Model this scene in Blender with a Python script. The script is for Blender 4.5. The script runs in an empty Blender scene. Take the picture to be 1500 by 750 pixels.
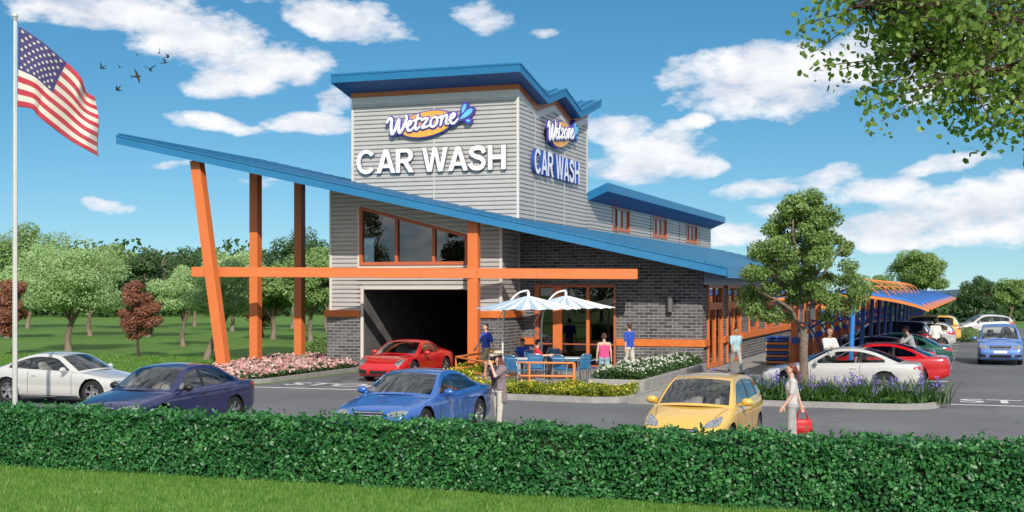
import bpy, bmesh, math, random
import numpy as np
from mathutils import Vector, Matrix
from mathutils.bvhtree import BVHTree
random.seed(7); RNG = np.random.default_rng(7)
R = math.radians
SC = bpy.context.scene
COL = SC.collection
# ---------------------------------------------------------------- camera
F, HX, HY, CH = 1907.0, 750.0, 425.0, 3.1
YAW = R(19.6); SN, CS = math.sin(YAW), math.cos(YAW)
cam_d = bpy.data.cameras.new('camera'); cam = bpy.data.objects.new('camera', cam_d); COL.objects.link(cam)
cam.location = (0, 0, CH); cam.rotation_euler = (math.pi/2, 0, YAW)
cam_d.lens = F/1500*36; cam_d.sensor_width = 36; cam_d.shift_y = 50/1500; cam_d.clip_end = 4000; cam_d.clip_start = .1
SC.camera = cam
def cw(cx, d):                      # right / depth of the camera -> world x, y
    return (CS*cx - SN*d, SN*cx + CS*d)
def at(px, d):
    return cw((px-HX)/F*d, d)
def gp(px, py, z=0.0):              # point of height z seen at px, py (below the horizon)
    d = F*(CH-z)/(py-HY); return at(px, d)
def onY(px, Y):
    a = (px-HX)/F; d = Y/(CS+SN*a); return CS*a*d-SN*d, d
def onX(px, X):
    a = (px-HX)/F; d = X/(CS*a-SN); return SN*a*d+CS*d, d
def zat(py, d): return CH+(HY-py)/F*d

# ---------------------------------------------------------------- objects
def tag(o, label=None, cat=None, group=None, kind=None):
    if label: o['label'] = label
    if cat: o['category'] = cat
    if group: o['group'] = group
    if kind: o['kind'] = kind
    return o
def empty(name, loc=(0,0,0), rz=0, label=None, cat=None, group=None):
    o = bpy.data.objects.new(name, None); COL.objects.link(o); o.empty_display_size = .2
    o.location = loc; o.rotation_euler = (0, 0, rz)
    return tag(o, label, cat, group)
def link(name, me, mat=None, parent=None, loc=None):
    o = bpy.data.objects.new(name, me); COL.objects.link(o)
    if mat is not None and not me.materials:
        for m in (mat if isinstance(mat, (list, tuple)) else [mat]): me.materials.append(m)
    if parent is not None: o.parent = parent
    if loc: o.location = loc
    return o
def obj(name, bm, mat, parent=None, smooth=None, loc=None):
    bmesh.ops.recalc_face_normals(bm, faces=bm.faces[:])
    me = bpy.data.meshes.new(name); bm.to_mesh(me); bm.free()
    if smooth is not None: shade(me, smooth)
    return link(name, me, mat, parent, loc)
def shade(me, ang=40):
    me.polygons.foreach_set('use_smooth', [True]*len(me.polygons))
    if ang < 180:
        bm = bmesh.new(); bm.from_mesh(me); a = R(ang)
        for e in bm.edges:
            if len(e.link_faces) == 2 and e.calc_face_angle(0) > a: e.smooth = False
        bm.to_mesh(me); bm.free()
def children(o): return [c for c in bpy.data.objects if c.parent == o]
def copy_tree(o, parent=None, kids=None):
    c = o.copy(); COL.objects.link(c); c.parent = parent
    for ch in children(o): copy_tree(ch, c)
    return c
def npmesh(name, verts, faces, mat, parent=None, smooth=False):
    """verts (N,3); faces (M,k) with one k"""
    me = bpy.data.meshes.new(name); verts = np.asarray(verts, np.float32); faces = np.asarray(faces, np.int32)
    me.vertices.add(len(verts)); me.vertices.foreach_set('co', verts.ravel())
    k = faces.shape[1]; me.loops.add(faces.size); me.loops.foreach_set('vertex_index', faces.ravel())
    me.polygons.add(len(faces)); me.polygons.foreach_set('loop_start', np.arange(0, faces.size, k, dtype=np.int32))
    me.update(calc_edges=True); me.validate()
    if smooth: me.polygons.foreach_set('use_smooth', [True]*len(me.polygons))
    return link(name, me, mat, parent)

def box(bm, x0, x1, y0, y1, z0, z1, bev=0, rz=0, at_=None):
    vs = [bm.verts.new((x, y, z)) for z in (z0, z1) for y in (y0, y1) for x in (x0, x1)]
    fs = [bm.faces.new([vs[i] for i in q]) for q in ((0,2,3,1),(4,5,7,6),(0,1,5,4),(2,6,7,3),(0,4,6,2),(1,3,7,5))]
    if bev:
        es = list({e for f in fs for e in f.edges})
        r = bmesh.ops.bevel(bm, geom=es, offset=bev, segments=2, affect='EDGES', profile=.5)
        vs = list({v for f in r['faces'] for v in f.verts} | {v for v in vs if v.is_valid})
    if rz or at_:
        M = Matrix.Translation(at_ or (0,0,0)) @ Matrix.Rotation(rz, 4, 'Z')
        bmesh.ops.transform(bm, matrix=M, verts=[v for v in vs if v.is_valid])
    return vs
def prism(bm, pts, axis, a0, a1):
    """extrude a 2-D outline; axis 'y': pts are (x,z); 'x': pts (y,z); 'z': pts (x,y)"""
    def P(p, a): return (p[0], a, p[1]) if axis == 'y' else (a, p[0], p[1]) if axis == 'x' else (p[0], p[1], a)
    A = [bm.verts.new(P(p, a0)) for p in pts]; B = [bm.verts.new(P(p, a1)) for p in pts]; n = len(pts)
    fs = [bm.faces.new(A), bm.faces.new(B[::-1])]
    for i in range(n): fs.append(bm.faces.new((A[i], B[i], B[(i+1) % n], A[(i+1) % n])))
    return fs
def tube(bm, pts, rad, seg=8, caps=True):
    pts = [Vector(p) for p in pts]; n = len(pts)
    rad = rad if isinstance(rad, (list, tuple)) else [rad]*n
    up = Vector((0, 0, 1)); prev = None; rings = []
    for i, p in enumerate(pts):
        t = (pts[min(i+1, n-1)]-pts[max(i-1, 0)]).normalized()
        if prev is None: a = t.orthogonal().normalized()
        else: a = (prev - t*prev.dot(t)).normalized()
        prev = a; b = t.cross(a)
        rings.append([bm.verts.new(p+(a*math.cos(2*math.pi*k/seg)+b*math.sin(2*math.pi*k/seg))*rad[i]) for k in range(seg)])
    for i in range(n-1):
        for k in range(seg):
            bm.faces.new((rings[i][k], rings[i][(k+1) % seg], rings[i+1][(k+1) % seg], rings[i+1][k]))
    if caps:
        bm.faces.new(rings[0][::-1]); bm.faces.new(rings[-1])
def bar(bm, p0, p1, w, h, up=(0,0,1)):
    p0, p1 = Vector(p0), Vector(p1); t = (p1-p0).normalized(); u = Vector(up); s = t.cross(u).normalized(); u = s.cross(t)
    v = [bm.verts.new(p+s*a*w/2+u*b*h/2) for p in (p0, p1) for a, b in ((-1,-1),(1,-1),(1,1),(-1,1))]
    for q in ((0,3,2,1),(4,5,6,7),(0,1,5,4),(1,2,6,5),(2,3,7,6),(3,0,4,7)): bm.faces.new([v[i] for i in q])
def lathe(bm, prof, seg=24, axis='z', c=(0,0,0), caps=True):
    rings = []
    for r, h in prof:
        ring = []
        for k in range(seg):
            a = 2*math.pi*k/seg
            if axis == 'z': p = (r*math.cos(a), r*math.sin(a), h)
            else: p = (r*math.cos(a), h, r*math.sin(a))
            ring.append(bm.verts.new((p[0]+c[0], p[1]+c[1], p[2]+c[2])))
        rings.append(ring)
    for i in range(len(rings)-1):
        for k in range(seg):
            bm.faces.new((rings[i][k], rings[i][(k+1) % seg], rings[i+1][(k+1) % seg], rings[i+1][k]))
    if caps and prof[0][0] > 1e-4: bm.faces.new(rings[0][::-1])
    if caps and prof[-1][0] > 1e-4: bm.faces.new(rings[-1])
def catmull(P, n=8, closed=False):
    P = [np.array(p, float) for p in P]; out = []
    m = len(P) if closed else len(P)-1
    for i in range(m):
        p1, p2 = P[i], P[(i+1) % len(P)]
        p0 = P[i-1] if (i > 0 or closed) else 2*p1-p2
        p3 = P[(i+2) % len(P)] if (i+2 < len(P) or closed) else 2*p2-p1
        for k in range(n):
            t = k/n; out.append(.5*((2*p1)+(p2-p0)*t+(2*p0-5*p1+4*p2-p3)*t*t+(3*p1-p0-3*p2+p3)*t**3))
    if not closed: out.append(P[-1])
    return out

# ---------------------------------------------------------------- materials
MATS = {}
class NT:
    def __init__(s, nt): s.nt = nt; s.L = nt.links
    def n(s, t, **kw):
        nd = s.nt.nodes.new(t)
        ins = kw.pop('ins', {})
        for k, v in kw.items(): setattr(nd, k, v)
        for k, v in ins.items():
            sk = nd.inputs[k]
            if isinstance(v, bpy.types.NodeSocket): s.L.new(v, sk)
            elif isinstance(v, bpy.types.Node): s.L.new(v.outputs[0], sk)
            else: sk.default_value = v
        return nd
    def math(s, op, a, b=0.0, c=0.0, clamp=False):
        nd = s.nt.nodes.new('ShaderNodeMath'); nd.operation = op; nd.use_clamp = clamp
        for i, v in enumerate((a, b, c)):
            if isinstance(v, bpy.types.NodeSocket): s.L.new(v, nd.inputs[i])
            else: nd.inputs[i].default_value = v
        return nd.outputs[0]
    def mix(s, f, a, b, mode='MIX'):
        nd = s.nt.nodes.new('ShaderNodeMix'); nd.data_type = 'RGBA'; nd.blend_type = mode; nd.clamp_factor = True
        for sk, v in ((nd.inputs[0], f), (nd.inputs[6], a), (nd.inputs[7], b)):
            if isinstance(v, bpy.types.NodeSocket): s.L.new(v, sk)
            elif isinstance(v, (tuple, list)): sk.default_value = (*v[:3], 1)
            else: sk.default_value = v
        return nd.outputs[2]
    def ramp(s, f, stops):
        nd = s.nt.nodes.new('ShaderNodeValToRGB'); s.L.new(f, nd.inputs[0]); el = nd.color_ramp.elements
        while len(el) < len(stops): el.new(.5)
        for e, (p, c) in zip(el, stops): e.position = p; e.color = (*c[:3], 1) if isinstance(c, (tuple, list)) else (c, c, c, 1)
        return nd.outputs[0]
def newmat(name):
    m = bpy.data.materials.new(name); m.use_nodes = True; MATS[name] = m
    m.node_tree.nodes.clear(); t = NT(m.node_tree)
    out = t.n('ShaderNodeOutputMaterial'); return m, t, out
def c3(c): return (c[0], c[1], c[2], 1)
def pmat(name, col, rough=.5, metal=0, coat=0, var=.12, vscale=3.0, bump=0, bscale=40, spec=.5, emis=None, sheen=0, trans=0):
    """principled material with procedural tone variation"""
    m, t, out = newmat(name)
    b = t.n('ShaderNodeBsdfPrincipled', ins={'Roughness': rough, 'Metallic': metal, 'Coat Weight': coat, 'Specular IOR Level': spec})
    b.inputs['Coat Roughness'].default_value = .04
    if trans: b.inputs['Transmission Weight'].default_value = trans
    if sheen: b.inputs['Sheen Weight'].default_value = sheen
    tc = t.n('ShaderNodeTexCoord')
    nz = t.n('ShaderNodeTexNoise', ins={'Vector': tc.outputs['Object'], 'Scale': vscale, 'Detail': 5.0, 'Roughness': .6})
    f = t.ramp(nz.outputs[0], [(.3, 0.0), (.7, 1.0)])
    lo = tuple(x*(1-var) for x in col); hi = tuple(min(1, x*(1+var)) for x in col)
    t.L.new(t.mix(f, lo, hi), b.inputs['Base Color'])
    if bump:
        n2 = t.n('ShaderNodeTexNoise', ins={'Vector': tc.outputs['Object'], 'Scale': bscale, 'Detail': 3.0})
        bp = t.n('ShaderNodeBump', ins={'Height': n2.outputs[0], 'Strength': bump, 'Distance': .02})
        t.L.new(bp.outputs[0], b.inputs['Normal'])
    if emis: b.inputs['Emission Color'].default_value = c3(emis[0]); b.inputs['Emission Strength'].default_value = emis[1]
    t.L.new(b.outputs[0], out.inputs[0]); return m
def leafmat(name, cols, rough=.45, trans=.35, spec=.4, nscale=.9):
    m, t, out = newmat(name)
    g = t.n('ShaderNodeNewGeometry'); tc = t.n('ShaderNodeTexCoord')
    nz = t.n('ShaderNodeTexNoise', ins={'Vector': tc.outputs['Object'], 'Scale': nscale, 'Detail': 2.0})
    f = t.math('ADD', t.math('MULTIPLY', g.outputs['Random Per Island'], .55), t.math('MULTIPLY', nz.outputs[0], .55))
    n = len(cols); c = t.ramp(f, [(.15+.7*i/(n-1), cols[i]) for i in range(n)])
    b = t.n('ShaderNodeBsdfPrincipled', ins={'Base Color': c, 'Roughness': rough, 'Specular IOR Level': spec})
    tr = t.n('ShaderNodeBsdfTranslucent', ins={'Color': t.mix(.5, c, t.mix(1.0, c, (1.0, 1.0, .35), 'MULTIPLY'))})
    mx = t.n('ShaderNodeMixShader', ins={0: trans, 1: b.outputs[0], 2: tr.outputs[0]})
    t.L.new(mx.outputs[0], out.inputs[0]); return m
def glassmat(name, tint=(.75,.8,.82), refl=1.0, rough=.0):
    m, t, out = newmat(name)
    fr = t.n('ShaderNodeFresnel', ins={'IOR': 1.5}); f = t.math('MULTIPLY_ADD', fr.outputs[0], refl, .03, clamp=True)
    tr = t.n('ShaderNodeBsdfTransparent', ins={'Color': c3(tint)}); gl = t.n('ShaderNodeBsdfGlossy', ins={'Roughness': rough, 'Color': (1,1,1,1)})
    mx = t.n('ShaderNodeMixShader', ins={0: f, 1: tr.outputs[0], 2: gl.outputs[0]})
    t.L.new(mx.outputs[0], out.inputs[0]); return m
def brickmat(name, plane):
    m, t, out = newmat(name)
    tc = t.n('ShaderNodeTexCoord'); sp = t.n('ShaderNodeSeparateXYZ', ins={0: tc.outputs['Object']})
    cb = t.n('ShaderNodeCombineXYZ', ins={0: sp.outputs[0 if plane == 'x' else 1], 1: sp.outputs[2]})
    br = t.n('ShaderNodeTexBrick', ins={'Vector': cb.outputs[0], 'Color1': (.040,.040,.044,1), 'Color2': (.16,.155,.155,1), 'Mortar': (.42,.41,.405,1),
        'Scale': 1.0, 'Mortar Size': .011, 'Mortar Smooth': .25, 'Bias': -.1, 'Brick Width': .36, 'Row Height': .12})
    nz = t.n('ShaderNodeTexNoise', ins={'Vector': tc.outputs['Object'], 'Scale': 1.3, 'Detail': 6.0})
    n2 = t.n('ShaderNodeTexNoise', ins={'Vector': tc.outputs['Object'], 'Scale': 60.0, 'Detail': 3.0})
    c = t.mix(t.ramp(nz.outputs[0], [(.3, .0), (.75, .45)]), br.outputs[0], (.13,.125,.125))
    b = t.n('ShaderNodeBsdfPrincipled', ins={'Base Color': c, 'Roughness': .8})
    h = t.math('MULTIPLY_ADD', n2.outputs[0], .25, t.math('SUBTRACT', 1.0, br.outputs[1]))
    bp = t.n('ShaderNodeBump', ins={'Height': h, 'Strength': .7, 'Distance': .012}); t.L.new(bp.outputs[0], b.inputs['Normal'])
    t.L.new(b.outputs[0], out.inputs[0]); return m
def groundmat(name, stops, scale=.6, rough=.9, bump=.4, bscale=30, fine=120, finea=.25, stretch=None):
    m, t, out = newmat(name)
    tc = t.n('ShaderNodeTexCoord'); v = tc.outputs['Object']
    if stretch:
        mp = t.n('ShaderNodeMapping', ins={0: v, 'Scale': stretch}); v = mp.outputs[0]
    nz = t.n('ShaderNodeTexNoise', ins={'Vector': v, 'Scale': scale, 'Detail': 7.0, 'Roughness': .62})
    nf = t.n('ShaderNodeTexNoise', ins={'Vector': tc.outputs['Object'], 'Scale': fine, 'Detail': 2.0})
    f = t.math('ADD', t.math('MULTIPLY', nz.outputs[0], 1-finea), t.math('MULTIPLY', nf.outputs[0], finea))
    c = t.ramp(f, stops)
    b = t.n('ShaderNodeBsdfPrincipled', ins={'Base Color': c, 'Roughness': rough})
    n2 = t.n('ShaderNodeTexNoise', ins={'Vector': tc.outputs['Object'], 'Scale': bscale, 'Detail': 4.0})
    bp = t.n('ShaderNodeBump', ins={'Height': n2.outputs[0], 'Strength': bump, 'Distance': .03}); t.L.new(bp.outputs[0], b.inputs['Normal'])
    t.L.new(b.outputs[0], out.inputs[0]); return m

def asphalt(name, stops, **k):
    m = groundmat(name, stops, **k); t = NT(m.node_tree); b = next(n for n in m.node_tree.nodes if n.type == 'BSDF_PRINCIPLED'); src = b.inputs['Base Color'].links[0].from_socket
    tc = t.n('ShaderNodeTexCoord'); wn = t.n('ShaderNodeTexNoise', ins={'Vector': tc.outputs['Object'], 'Scale': .9, 'Detail': 4.0})
    wv = t.n('ShaderNodeVectorMath', operation='MULTIPLY_ADD', ins={0: wn.outputs['Color'], 1: (1.6, 1.6, 0), 2: tc.outputs['Object']})
    vo = t.n('ShaderNodeTexVoronoi', feature='DISTANCE_TO_EDGE', ins={'Vector': wv.outputs[0], 'Scale': .16})
    ck = t.ramp(vo.outputs['Distance'], [(.0, 1.0), (.006, .0)])
    sp_ = t.n('ShaderNodeTexNoise', ins={'Vector': tc.outputs['Object'], 'Scale': 1.1, 'Detail': 2.0}); oil = t.ramp(sp_.outputs[0], [(.66, 0.0), (.74, .45)])
    c = t.mix(t.math('MULTIPLY', ck, .55), src, (.03, .03, .03)); c = t.mix(oil, c, (.045, .045, .05)); t.L.new(c, b.inputs['Base Color']); return m
ORANGE = (.67, .175, .048)
M_orange = pmat('orange paint', ORANGE, .45, var=.05, vscale=1.2)
M_orange2 = pmat('orange red paint', (.52,.13,.05), .45, var=.06)
M_ledge = pmat('orange stone', (.66,.17,.03), .6, var=.12, bump=.3)
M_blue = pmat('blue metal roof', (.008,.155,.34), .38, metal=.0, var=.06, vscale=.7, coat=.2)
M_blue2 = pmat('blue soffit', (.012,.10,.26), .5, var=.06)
M_side = pmat('grey metal siding', (.54,.525,.505), .5, metal=.15, var=.05, vscale=1.5)
M_trim = pmat('light metal trim', (.68,.64,.59), .45, metal=.1, var=.04)
M_brickF = brickmat('dark brick facing the street', 'x'); M_brickS = brickmat('dark brick side', 'y')
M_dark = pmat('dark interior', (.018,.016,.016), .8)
M_black = pmat('black plastic', (.012,.012,.013), .45)
M_white = pmat('white paint', (.78,.78,.78), .45, var=.04)
M_line = pmat('road line paint', (.62,.62,.61), .7, var=.25, vscale=14, bump=.3)
M_conc = groundmat('concrete', [(.3, (.22,.215,.2)), (.7, (.36,.35,.33))], scale=1.5)
M_kerb = groundmat('kerb concrete', [(.3, (.24,.235,.225)), (.7, (.38,.37,.355))], scale=2.5, bump=.3)
M_asph = asphalt('asphalt', [(.32, (.085,.088,.096)), (.5, (.125,.128,.137)), (.66, (.165,.168,.176))], scale=.22, rough=.85, bump=.25, bscale=90, fine=220, finea=.3)
M_grass = groundmat('lawn', [(.3, (.04,.10,.010)), (.5, (.08,.175,.018)), (.7, (.135,.255,.03))], scale=.7, bump=1.0, bscale=25, fine=45, finea=.5)
M_lawn2 = groundmat('front lawn soil', [(.3, (.07,.15,.015)), (.5, (.12,.24,.025)), (.75, (.19,.33,.04))], scale=1.2, bump=1, bscale=40, fine=80, finea=.4)
M_soil = groundmat('soil', [(.3, (.03,.022,.014)), (.7, (.07,.05,.03))], scale=6)
M_glass = glassmat('window glass', (.22,.24,.26), 1.5)
M_chrome = pmat('chrome', (.7,.7,.72), .12, metal=1, var=.02)
M_steel = pmat('satin steel', (.6,.6,.6), .3, metal=.9, var=.05)
M_pole = pmat('pale painted metal', (.62,.63,.6), .35, metal=.3, var=.05)
# ---------------------------------------------------------------- sky, sun
SUN_EL = R(33)       # toward the sun: +x .42, -y 1
sdir = Vector((.55, -1.0, 0)).normalized()*math.cos(SUN_EL) + Vector((0,0,math.sin(SUN_EL)))
world = bpy.data.worlds.new('World'); SC.world = world; world.use_nodes = True
world.node_tree.nodes.clear(); t = NT(world.node_tree)
wo = t.n('ShaderNodeOutputWorld'); sky = t.n('ShaderNodeTexSky', sky_type='NISHITA', sun_disc=False)
sky.sun_elevation = SUN_EL; sky.sun_rotation = math.atan2(sdir.x, sdir.y); sky.air_density = 1.0; sky.dust_density = .3; sky.ozone_density = 2.5; sky.altitude = 200
tcs = t.n('ShaderNodeTexCoord'); sps = t.n('ShaderNodeSeparateXYZ', ins={0: tcs.outputs['Generated']})
zz = t.math('ADD', t.math('MULTIPLY', t.math('MAXIMUM', sps.outputs[2], 0.0), 1.1), .065)
cbs = t.n('ShaderNodeCombineXYZ', ins={0: sps.outputs[0], 1: sps.outputs[1], 2: zz}); nrm_ = t.n('ShaderNodeVectorMath', operation='NORMALIZE', ins={0: cbs.outputs[0]})
t.L.new(nrm_.outputs[0], sky.inputs[0])
hs = t.n('ShaderNodeHueSaturation', ins={'Saturation': 1.33, 'Value': .78, 'Hue': .487, 'Color': sky.outputs[0]})
tc = t.n('ShaderNodeTexCoord'); sp = t.n('ShaderNodeSeparateXYZ', ins={0: tc.outputs['Generated']})
# azimuth (0 along the street view, positive right) and elevation of the looked-at direction
rx = t.math('ADD', t.math('MULTIPLY', sp.outputs[0], CS), t.math('MULTIPLY', sp.outputs[1], SN))
fy = t.math('ADD', t.math('MULTIPLY', sp.outputs[0], -SN), t.math('MULTIPLY', sp.outputs[1], CS))
az = t.math('ARCTAN2', rx, fy); el = t.math('ARCSINE', sp.outputs[2])
nzw = t.n('ShaderNodeTexNoise', ins={'Vector': tc.outputs['Generated'], 'Scale': 9.0, 'Detail': 3.0})
spw = t.n('ShaderNodeSeparateColor', ins={0: nzw.outputs['Color']})
azw = t.math('MULTIPLY_ADD', t.math('SUBTRACT', spw.outputs[0], .5), .05, az)
elw = t.math('MULTIPLY_ADD', t.math('SUBTRACT', spw.outputs[1], .5), .028, el)
CL = [(170,22,130,22,-.12,1),(300,55,135,32,-.16,1.1),(400,85,75,24,-.1,1),(345,118,70,18,0,.8),(500,20,100,20,-.2,.85),(498,137,26,16,0,.8),
 (160,304,32,8,0,.7),(320,183,58,9,-.06,.75),(465,178,62,11,0,.8),(390,268,26,6,0,.6),(715,28,42,16,-.15,.8),(255,243,34,5,0,.6),(800,52,24,7,0,.55),
 (1140,118,135,36,.05,1.15),(1240,110,90,26,.1,1),(1290,62,60,20,.1,.8),(1395,100,70,40,0,.9),(1470,150,40,12,0,.7),(1080,135,80,18,.05,.9),
 (950,228,88,26,.1,1.1),(890,192,50,18,.05,.9),(1015,245,40,12,0,.8),(1025,184,20,7,0,.6),(880,245,60,14,0,.9),(960,218,60,22,.1,1),(230,30,90,24,-.15,1.1),(1180,95,70,22,.1,1),
 (1110,275,62,11,.18,.85),(1190,258,55,12,.15,.85),(1275,278,70,15,.03,.9),(1370,245,62,9,.14,.85),(1075,342,50,14,.1,.9),(1150,300,60,10,.12,.6),
 (1400,305,170,28,.12,1.15),(1470,272,70,15,0,.9),(1290,325,110,20,.05,.95),(1480,322,80,24,0,1),(1350,345,130,10,0,.7),(1265,152,16,5,0,.6)]
acc = None
for (px, py, rx_, ry_, sl, am) in CL:
    a0 = math.atan((px-HX)/F); e0 = math.atan((HY-py)/math.hypot(F, px-HX)); ra = rx_/F*1.25; re = ry_/F*1.5
    da = t.math('SUBTRACT', azw, a0)
    de = t.math('SUBTRACT', t.math('SUBTRACT', elw, e0), t.math('MULTIPLY', da, sl))
    # flatter underside, puffier top
    q = t.math('ADD', t.math('POWER', t.math('DIVIDE', da, ra), 2.0), t.math('POWER', t.math('DIVIDE', de, re), 2.0))
    v = t.math('MULTIPLY', t.math('SUBTRACT', 1.0, q), am)
    acc = v if acc is None else t.math('MAXIMUM', acc, v)
# unseen broken cloud added all round for white fill light, outside the part of the sky ahead
side = t.math('MULTIPLY', t.math('SUBTRACT', t.math('MAXIMUM', t.math('ABSOLUTE', az), t.math('MULTIPLY', el, 1.5)), .55), 3.0, clamp=True)
acc = t.math('MAXIMUM', acc, t.math('MULTIPLY_ADD', side, 2.15, -1.6))
sv = t.n('ShaderNodeMapping', ins={0: tc.outputs['Generated'], 'Scale': (1, 1, 2.1)})
fb = t.n('ShaderNodeTexNoise', ins={'Vector': sv.outputs[0], 'Scale': 21.0, 'Detail': 10.0, 'Roughness': .60})
dens = t.math('ADD', t.math('MULTIPLY', acc, .86), t.math('MULTIPLY', t.math('SUBTRACT', fb.outputs[0], .5), 3.1))
alpha = t.ramp(dens, [(-.06, 0.0), (.12, .20), (.36, .62), (.75, .96)])
sv2 = t.n('ShaderNodeMapping', ins={0: sv.outputs[0], 'Location': (-.012, .012, -.028)})
fb2 = t.n('ShaderNodeTexNoise', ins={'Vector': sv2.outputs[0], 'Scale': 21.0, 'Detail': 5.0, 'Roughness': .5})
sh = t.math('MULTIPLY_ADD', t.math('SUBTRACT', fb.outputs[0], fb2.outputs[0]), 2.2, .62, clamp=True)
ccol = t.mix(sh, (5.2, 5.5, 6.3), (8.0, 8.0, 8.1))
wcol = t.mix(alpha, hs.outputs[0], ccol)
bg = t.n('ShaderNodeBackground', ins={'Color': wcol, 'Strength': .13})
t.L.new(bg.outputs[0], wo.inputs[0])
sl = bpy.data.lights.new('sun', 'SUN'); sl.energy = 4.4; sl.angle = R(.6); sl.color = (1, .93, .83)
so = bpy.data.objects.new('sun', sl); COL.objects.link(so); so.rotation_euler = sdir.to_track_quat('Z', 'Y').to_euler()
SC.view_settings.view_transform = 'Standard'; SC.view_settings.look = 'None'; SC.view_settings.exposure = 0; SC.view_settings.gamma = 1
SC.cycles.max_bounces = 6; SC.cycles.transparent_max_bounces = 12; SC.cycles.diffuse_bounces = 3; SC.cycles.glossy_bounces = 3
SC.cycles.use_denoising = True; SC.cycles.caustics_reflective = False; SC.cycles.caustics_refractive = False
# ---------------------------------------------------------------- foliage helpers
def leaves(P, size, k=4, aspect=.55, nrm=None, nbias=0.0, jitter=.35, bend=.0):
    """one small k-gon leaf per point; returns verts, faces"""
    N = len(P); a = RNG.normal(size=(N, 3)); 
    if nrm is not None: a = a*(1-nbias)+nrm*nbias*1.6
    a /= np.linalg.norm(a, axis=1)[:, None]
    b = RNG.normal(size=(N, 3)); b -= a*(a*b).sum(1)[:, None]; b /= np.linalg.norm(b, axis=1)[:, None]
    c = np.cross(a, b); s = size*(1+jitter*RNG.uniform(-1, 1, N))[:, None]
    V = []
    for i in range(k):
        th = 2*math.pi*i/k
        V.append(P + b*math.cos(th)*s*.5 + c*math.sin(th)*s*.5*aspect + a*s*bend*abs(math.cos(th)))
    V = np.stack(V, 1).reshape(-1, 3)
    return V, np.arange(N*k).reshape(N, k)
def ball(N, c, r, hollow=.5):
    d = RNG.normal(size=(N, 3)); d /= np.linalg.norm(d, axis=1)[:, None]
    rr = (hollow + (1-hollow)*RNG.uniform(0, 1, N)**.6)[:, None]
    return np.array(c) + d*rr*np.array(r), d
def blades(P, h, w, lean=.35, seg=1, curve=0.0):
    """grass blades / strap leaves: triangles (seg=1) or strips"""
    N = len(P); th = RNG.uniform(0, 2*math.pi, N); ph = RNG.uniform(0, 2*math.pi, N)
    h = (h*RNG.uniform(.6, 1.25, N))[:, None]; w = (w*RNG.uniform(.7, 1.2, N))[:, None]
    s = np.stack([np.cos(th), np.sin(th), 0*th], 1)*w/2; l = np.stack([np.cos(ph), np.sin(ph), 0*ph], 1)*lean*RNG.uniform(.2, 1, N)[:, None]
    up = np.array([0, 0, 1.0])
    if seg == 1:
        V = np.stack([P-s, P+s, P+(up+l)*h], 1).reshape(-1, 3); return V, np.arange(N*3).reshape(N, 3)
    V = []; 
    for i in range(seg+1):
        u = i/seg; c = P+up*h*(u-curve*u*u*.5)+l*h*(u*.6+curve*u*u*1.6); ww = 1-u**2.2*.92
        V += [c-s*ww, c+s*ww]
    V = np.stack(V, 1).reshape(-1, 3); m = 2*(seg+1); base = (np.arange(N)*m)[:, None]
    f = np.concatenate([base+np.array([[2*i, 2*i+1, 2*i+3, 2*i+2]]) for i in range(seg)], 0)
    return V, f
def merge(parts):
    V = []; Fc = []; o = 0
    for v, f in parts: V.append(v); Fc.append(f+o); o += len(v)
    return np.concatenate(V), np.concatenate(Fc)
LG = dict(
 hedge=leafmat('hedge leaves', [(.009,.055,.017), (.020,.11,.032), (.04,.18,.05), (.10,.30,.09)], rough=.40, trans=.2, spec=.35, nscale=1.5),
 olive=leafmat('light green leaves', [(.20,.34,.12), (.32,.48,.20), (.44,.62,.30), (.56,.72,.42)], trans=.5),
 mid=leafmat('mid green leaves', [(.08,.16,.04), (.14,.25,.065), (.20,.33,.10), (.30,.43,.15)], trans=.3),
 dark=leafmat('dark green leaves', [(.025,.065,.018), (.045,.105,.03), (.075,.15,.045)], trans=.25),
 red=leafmat('copper red leaves', [(.12,.045,.03), (.24,.09,.05), (.36,.15,.08)], trans=.25),
 fine=leafmat('street tree leaves', [(.06,.13,.025), (.12,.22,.045), (.20,.32,.08), (.34,.46,.17)], trans=.35),
 fore=leafmat('near branch leaves', [(.07,.14,.025), (.12,.22,.045), (.20,.32,.075), (.34,.46,.13)], trans=.5),
 grass=leafmat('grass blades', [(.04,.12,.02), (.08,.22,.03), (.13,.31,.045), (.30,.40,.10)], trans=.35, nscale=1.7),
 yel=leafmat('yellow green ground cover', [(.10,.17,.01), (.20,.27,.02), (.36,.36,.03)], trans=.3, nscale=2),
 bed=leafmat('bed leaves', [(.02,.06,.015), (.05,.12,.03), (.09,.17,.05)], trans=.3),
 strap=leafmat('iris leaves', [(.015,.06,.012), (.035,.11,.02), (.09,.18,.03)], trans=.25))
M_pink = leafmat('pink petals', [(.55,.22,.24), (.75,.42,.42), (.85,.70,.66)], trans=.3, nscale=6)
M_whitef = leafmat('white petals', [(.6,.65,.55), (.85,.86,.8)], trans=.3)
M_purple = leafmat('purple petals', [(.13,.08,.42), (.24,.17,.60), (.42,.36,.75)], trans=.3)
M_yelf = leafmat('yellow petals', [(.7,.5,.03), (.85,.7,.1)], trans=.2)
M_bark = groundmat('bark', [(.3, (.10,.07,.05)), (.7, (.30,.24,.18))], scale=5, bump=1.2, bscale=14, stretch=(1,1,.25))
M_barkd = groundmat('dark bark', [(.3, (.035,.022,.018)), (.7, (.10,.06,.05))], scale=6, bump=1, bscale=14)

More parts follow.
